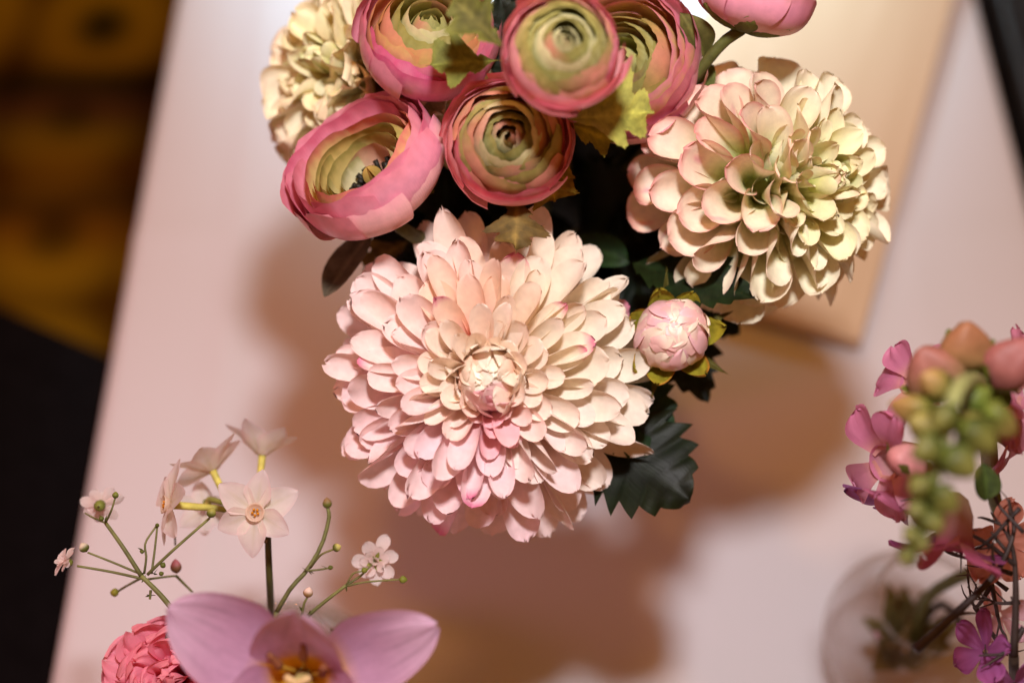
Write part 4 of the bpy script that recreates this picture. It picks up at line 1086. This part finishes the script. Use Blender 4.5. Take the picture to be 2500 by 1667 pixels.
def snapdragon():
    rr = np.random.default_rng(31)
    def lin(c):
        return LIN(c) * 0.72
    axis_pts = [P(2420, 1180, .60), P(2400, 960, .52), P(2340, 950, .450), P(2290, 1120, .446), P(2255, 1240, .450), P(2222, 1345, .458)]
    th = Thing("snapdragon", "blurred snapdragon with pink blooms and green buds above the right glass bowl", "flower", axis_pts[0])
    stem_on(th, axis_pts, 0.0036, 0.0014, (150, 152, 100), (150, 156, 90), n=26)
    stem_on(th, [axis_pts[0], P(2440, 1350, .66), RBM + np.array((0.0, 0.004, 0)), RB + np.array((0.006, -0.006, 0.017))], 0.003, 0.003, (96, 104, 56), name="stem")
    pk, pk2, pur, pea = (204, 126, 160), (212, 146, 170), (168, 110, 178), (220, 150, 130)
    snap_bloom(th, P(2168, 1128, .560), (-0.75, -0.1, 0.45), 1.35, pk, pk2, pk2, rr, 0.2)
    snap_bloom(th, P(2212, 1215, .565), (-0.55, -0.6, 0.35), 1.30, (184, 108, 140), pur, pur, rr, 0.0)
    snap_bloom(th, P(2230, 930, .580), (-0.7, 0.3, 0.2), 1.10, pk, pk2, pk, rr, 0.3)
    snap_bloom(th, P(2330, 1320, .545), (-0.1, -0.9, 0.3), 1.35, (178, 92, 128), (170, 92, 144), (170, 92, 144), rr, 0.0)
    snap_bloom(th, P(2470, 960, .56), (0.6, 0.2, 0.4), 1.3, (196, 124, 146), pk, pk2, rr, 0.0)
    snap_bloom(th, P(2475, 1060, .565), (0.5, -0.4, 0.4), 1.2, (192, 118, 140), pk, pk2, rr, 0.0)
    # closed peach corollas
    def corolla(p, tip, L, R_, c0, c1):
        V, Fc = bud_shape(L, R_, 12, 14, 0.8, 0.10)
        V[:, 0] *= 1 - 0.25 * np.exp(-(V[:, 1] / (0.25 * R_)) ** 2) * (V[:, 2] > 0.5 * L)
        a = P(*p); Y = nrm(P(*tip) - a); X = nrm(np.cross(Y, (0.3, 0.5, 0.8))); Z = np.cross(X, Y); Rm = np.stack([X, Z, Y], 1)
        o = th.partw("bud", (V * 0.001) @ Rm.T + a, Fc, M_BUD, mix(lin(c0), lin(c1), sstep(V[:, 2] / L, 0.3, 0.9)))
        for j in range(4):
            V, Fc, UV, E = petal(R_ * 1.5, R_ * 0.9, 0.7, 0.6, bend=0.7, tip=0.4, basew=0.6, nu=7, nv=7, power=1.5, rr=rr)
            V = place_petal(V, 0.35, j * PI / 2 + 0.3, R_ * 0.18, 0.0)
            th.partw("sepal", (V * 0.001) @ Rm.T + a, Fc, M_LEAF, mix(lin((96, 112, 38)), lin((140, 152, 60)), UV[:, 1]), UV, parent=o)
    for args in [((2310, 960, .515), (2225, 815, .500), 24, 10.5, (170, 140, 92), (190, 122, 108)), ((2350, 900, .515), (2365, 780, .500), 22, 9.5, (170, 136, 84), (190, 130, 92)), ((2410, 940, .51), (2500, 850, .50), 24, 9.0, (176, 108, 100), (190, 116, 110)),
                 ((2310, 960, .475), (2235, 900, .468), 13, 5.2, (140, 138, 60), (200, 160, 98)), ((2290, 1010, .475), (2170, 985, .475), 17, 5.4, (140, 138, 60), (200, 156, 92)), ((2300, 1060, .47), (2210, 1020, .465), 14, 5.2, (120, 128, 54), (184, 170, 94)),
                 ((2370, 1020, .47), (2370, 1080, .45), 11, 4.6, (112, 122, 52), (192, 168, 90)), ((2390, 990, .47), (2480, 1060, .47), 16, 5.2, (120, 128, 54), (188, 166, 92)), ((2350, 1000, .475), (2440, 930, .468), 12, 5.0, (110, 130, 50), (130, 146, 60)),
                 ((2190, 1155, .540), (2240, 1090, .535), 14, 8.0, (232, 150, 150), (238, 170, 170))]:
        corolla(*args)
    # green buds down to the tip
    for (x0, y0, x1, y1, L, r) in [(2295, 1085, 2215, 1120, 12, 4.6), (2300, 1100, 2385, 1160, 13, 5.0), (2270, 1180, 2215, 1200, 10, 3.8), (2275, 1190, 2340, 1250, 11, 4.2), (2255, 1240, 2205, 1262, 8, 3.2),
                                   (2255, 1255, 2300, 1300, 9, 3.4), (2238, 1300, 2195, 1325, 7, 2.8), (2236, 1310, 2268, 1350, 7, 2.8), (2222, 1345, 2200, 1392, 7, 2.6), (2330, 1000, 2275, 1050, 12, 4.4), (2345, 1030, 2425, 1100, 14, 5.0)]:
        corolla((x0, y0, .446), (x1, y1, .438), L * 1.05, r * 1.15, (88, 100, 42), (140, 138, 66))
    for (x0, y0, x1, y1) in [(2440, 930, 2430, 1000), (2400, 1130, 2420, 1235), (2380, 900, 2440, 950)]:
        leaf_on(th, P(x0, y0, .535), P(x1, y1, .53), cdir(0.2, 0.2, 0.9), 0.012, 'smooth', (52, 66, 26), (70, 84, 36), M_LEAF, fold=0.2)
snapdragon()

def twigs():
    rr = np.random.default_rng(37)
    th = Thing("dried_statice", "dark brown dried statice twigs with magenta petals hanging over the right bowl", "dried flower", P(2490, 1400, .56))
    br = [([(2235, 1585, .535), (2330, 1500, .54), (2430, 1400, .545), (2475, 1300, .55), (2462, 1240, .55)], 4.6), ([(2475, 1600, .55), (2480, 1450, .55), (2470, 1330, .55), (2420, 1250, .55)], 4.0), ([(2480, 1380, .55), (2400, 1320, .55), (2300, 1270, .55), (2240, 1200, .55)], 2.6),
          ([(2470, 1400, .56), (2380, 1370, .56), (2300, 1340, .565)], 2.6), ([(2460, 1440, .57), (2410, 1400, .575), (2390, 1360, .58)], 2.4), ([(2420, 1430, .57), (2380, 1480, .575), (2360, 1400, .58)], 2.6), ([(2420, 1420, .57), (2440, 1520, .575), (2455, 1560, .575)], 2.4),
          ([(2380, 1480, .58), (2430, 1560, .585), (2460, 1600, .585)], 2.6), ([(2500, 1300, .54), (2440, 1235, .545), (2420, 1190, .55)], 2.2), ([(2500, 1530, .55), (2460, 1590, .55), (2390, 1600, .55)], 3.0), ([(2490, 1240, .545), (2400, 1330, .55), (2330, 1350, .555)], 2.2), ([(2490, 1470, .56), (2430, 1470, .565), (2380, 1440, .57)], 2.2)]
    for pts, w in br:
        stem_on(th, [P(*q) for q in pts], w * 0.42e-3, w * 0.10e-3, (54, 44, 42), (70, 56, 52), name="twig", n=14, sides=6)
        C = resample([P(*q) for q in pts], 9)
        for k in (2, 4, 5, 7):
            d = nrm(nrm(C[k + 1] - C[k]) + rr.normal(0, 0.55, 3)) * rr.uniform(0.006, 0.013)
            stem_on(th, [C[k], C[k] + d * 0.6, C[k] + d + rr.normal(0, 0.001, 3)], w * 0.2e-3, w * 0.08e-3, (60, 48, 44), (80, 64, 56), name="twig", n=6, sides=5)
    stem_on(th, [P(2475, 1600, .55), P(2460, 1700, .62), RBM + np.array((0.008, 0, 0)), RB + np.array((0.008, 0.006, 0.018))], 0.002, 0.002, (62, 52, 44), name="twig")
    for (p, ax, s, cc) in [((2405, 1590, .56), (-0.55, 0.3, 0.5), 0.85, (170, 92, 152)), ((2430, 1320, .575), (0.2, 0.0, 0.9), 1.1, (204, 132, 112)), ((2475, 1670, .56), (0.0, -0.3, 0.8), 0.8, (176, 108, 166)), ((2440, 1500, .60), (0.3, 0.3, 0.7), 0.8, (216, 170, 180))]:
        R = frame(cdir(*ax), rr.uniform(0, 2)); c = P(*p)
        for j in range(5):
            V, Fc, UV, E = petal(17 * s * rr.normal(1, 0.1), 14 * s, 0.5, 0.3, bend=rr.normal(-0.2, 0.3), tip=0.6, basew=0.3, nu=13, nv=11, power=2.2, jag=0.04, ruffle=1.0, rr=rr)
            V = place_petal(V, 0.35, j * 1.256 + rr.normal(0, 0.1), 1.0, 0, rr.normal(0, 0.3))
            th.partw("petal", (V * 0.001) @ R.T + c, Fc, M_FRESH, mix(lin(cc) * 0.8, lin(cc), UV[:, 1]), UV)
twigs()

# leaves and stems of the posy standing in the right bowl
gr = Thing("foliage_sprig", "olive green leafy stems standing inside the right glass bowl", "foliage", RB + np.array((0, 0, 0.01)))
rr = np.random.default_rng(71)
for j in range(26):
    a = rr.uniform(0, 2 * PI); r1 = rr.uniform(0.01, 0.030)
    b = RB + np.array((0.006 * math.cos(a), 0.006 * math.sin(a), 0.016)); t = RB + np.array((r1 * math.cos(a), r1 * math.sin(a), rr.uniform(0.04, 0.066)))
    if j % 2:
        stem_on(gr, [b, 0.5 * (b + t) + np.array((0, 0, 0.005)), t * 0.6 + RBM * 0.4], 0.0016, 0.0014, (146, 130, 88), (120, 112, 66), n=8, sides=6)
    else:
        leaf_on(gr, b, t, np.array((-math.cos(a) * 0.4, -math.sin(a) * 0.4, 0.9)), 0.015, 'smooth', (128, 122, 76), (150, 140, 92), M_LEAF)
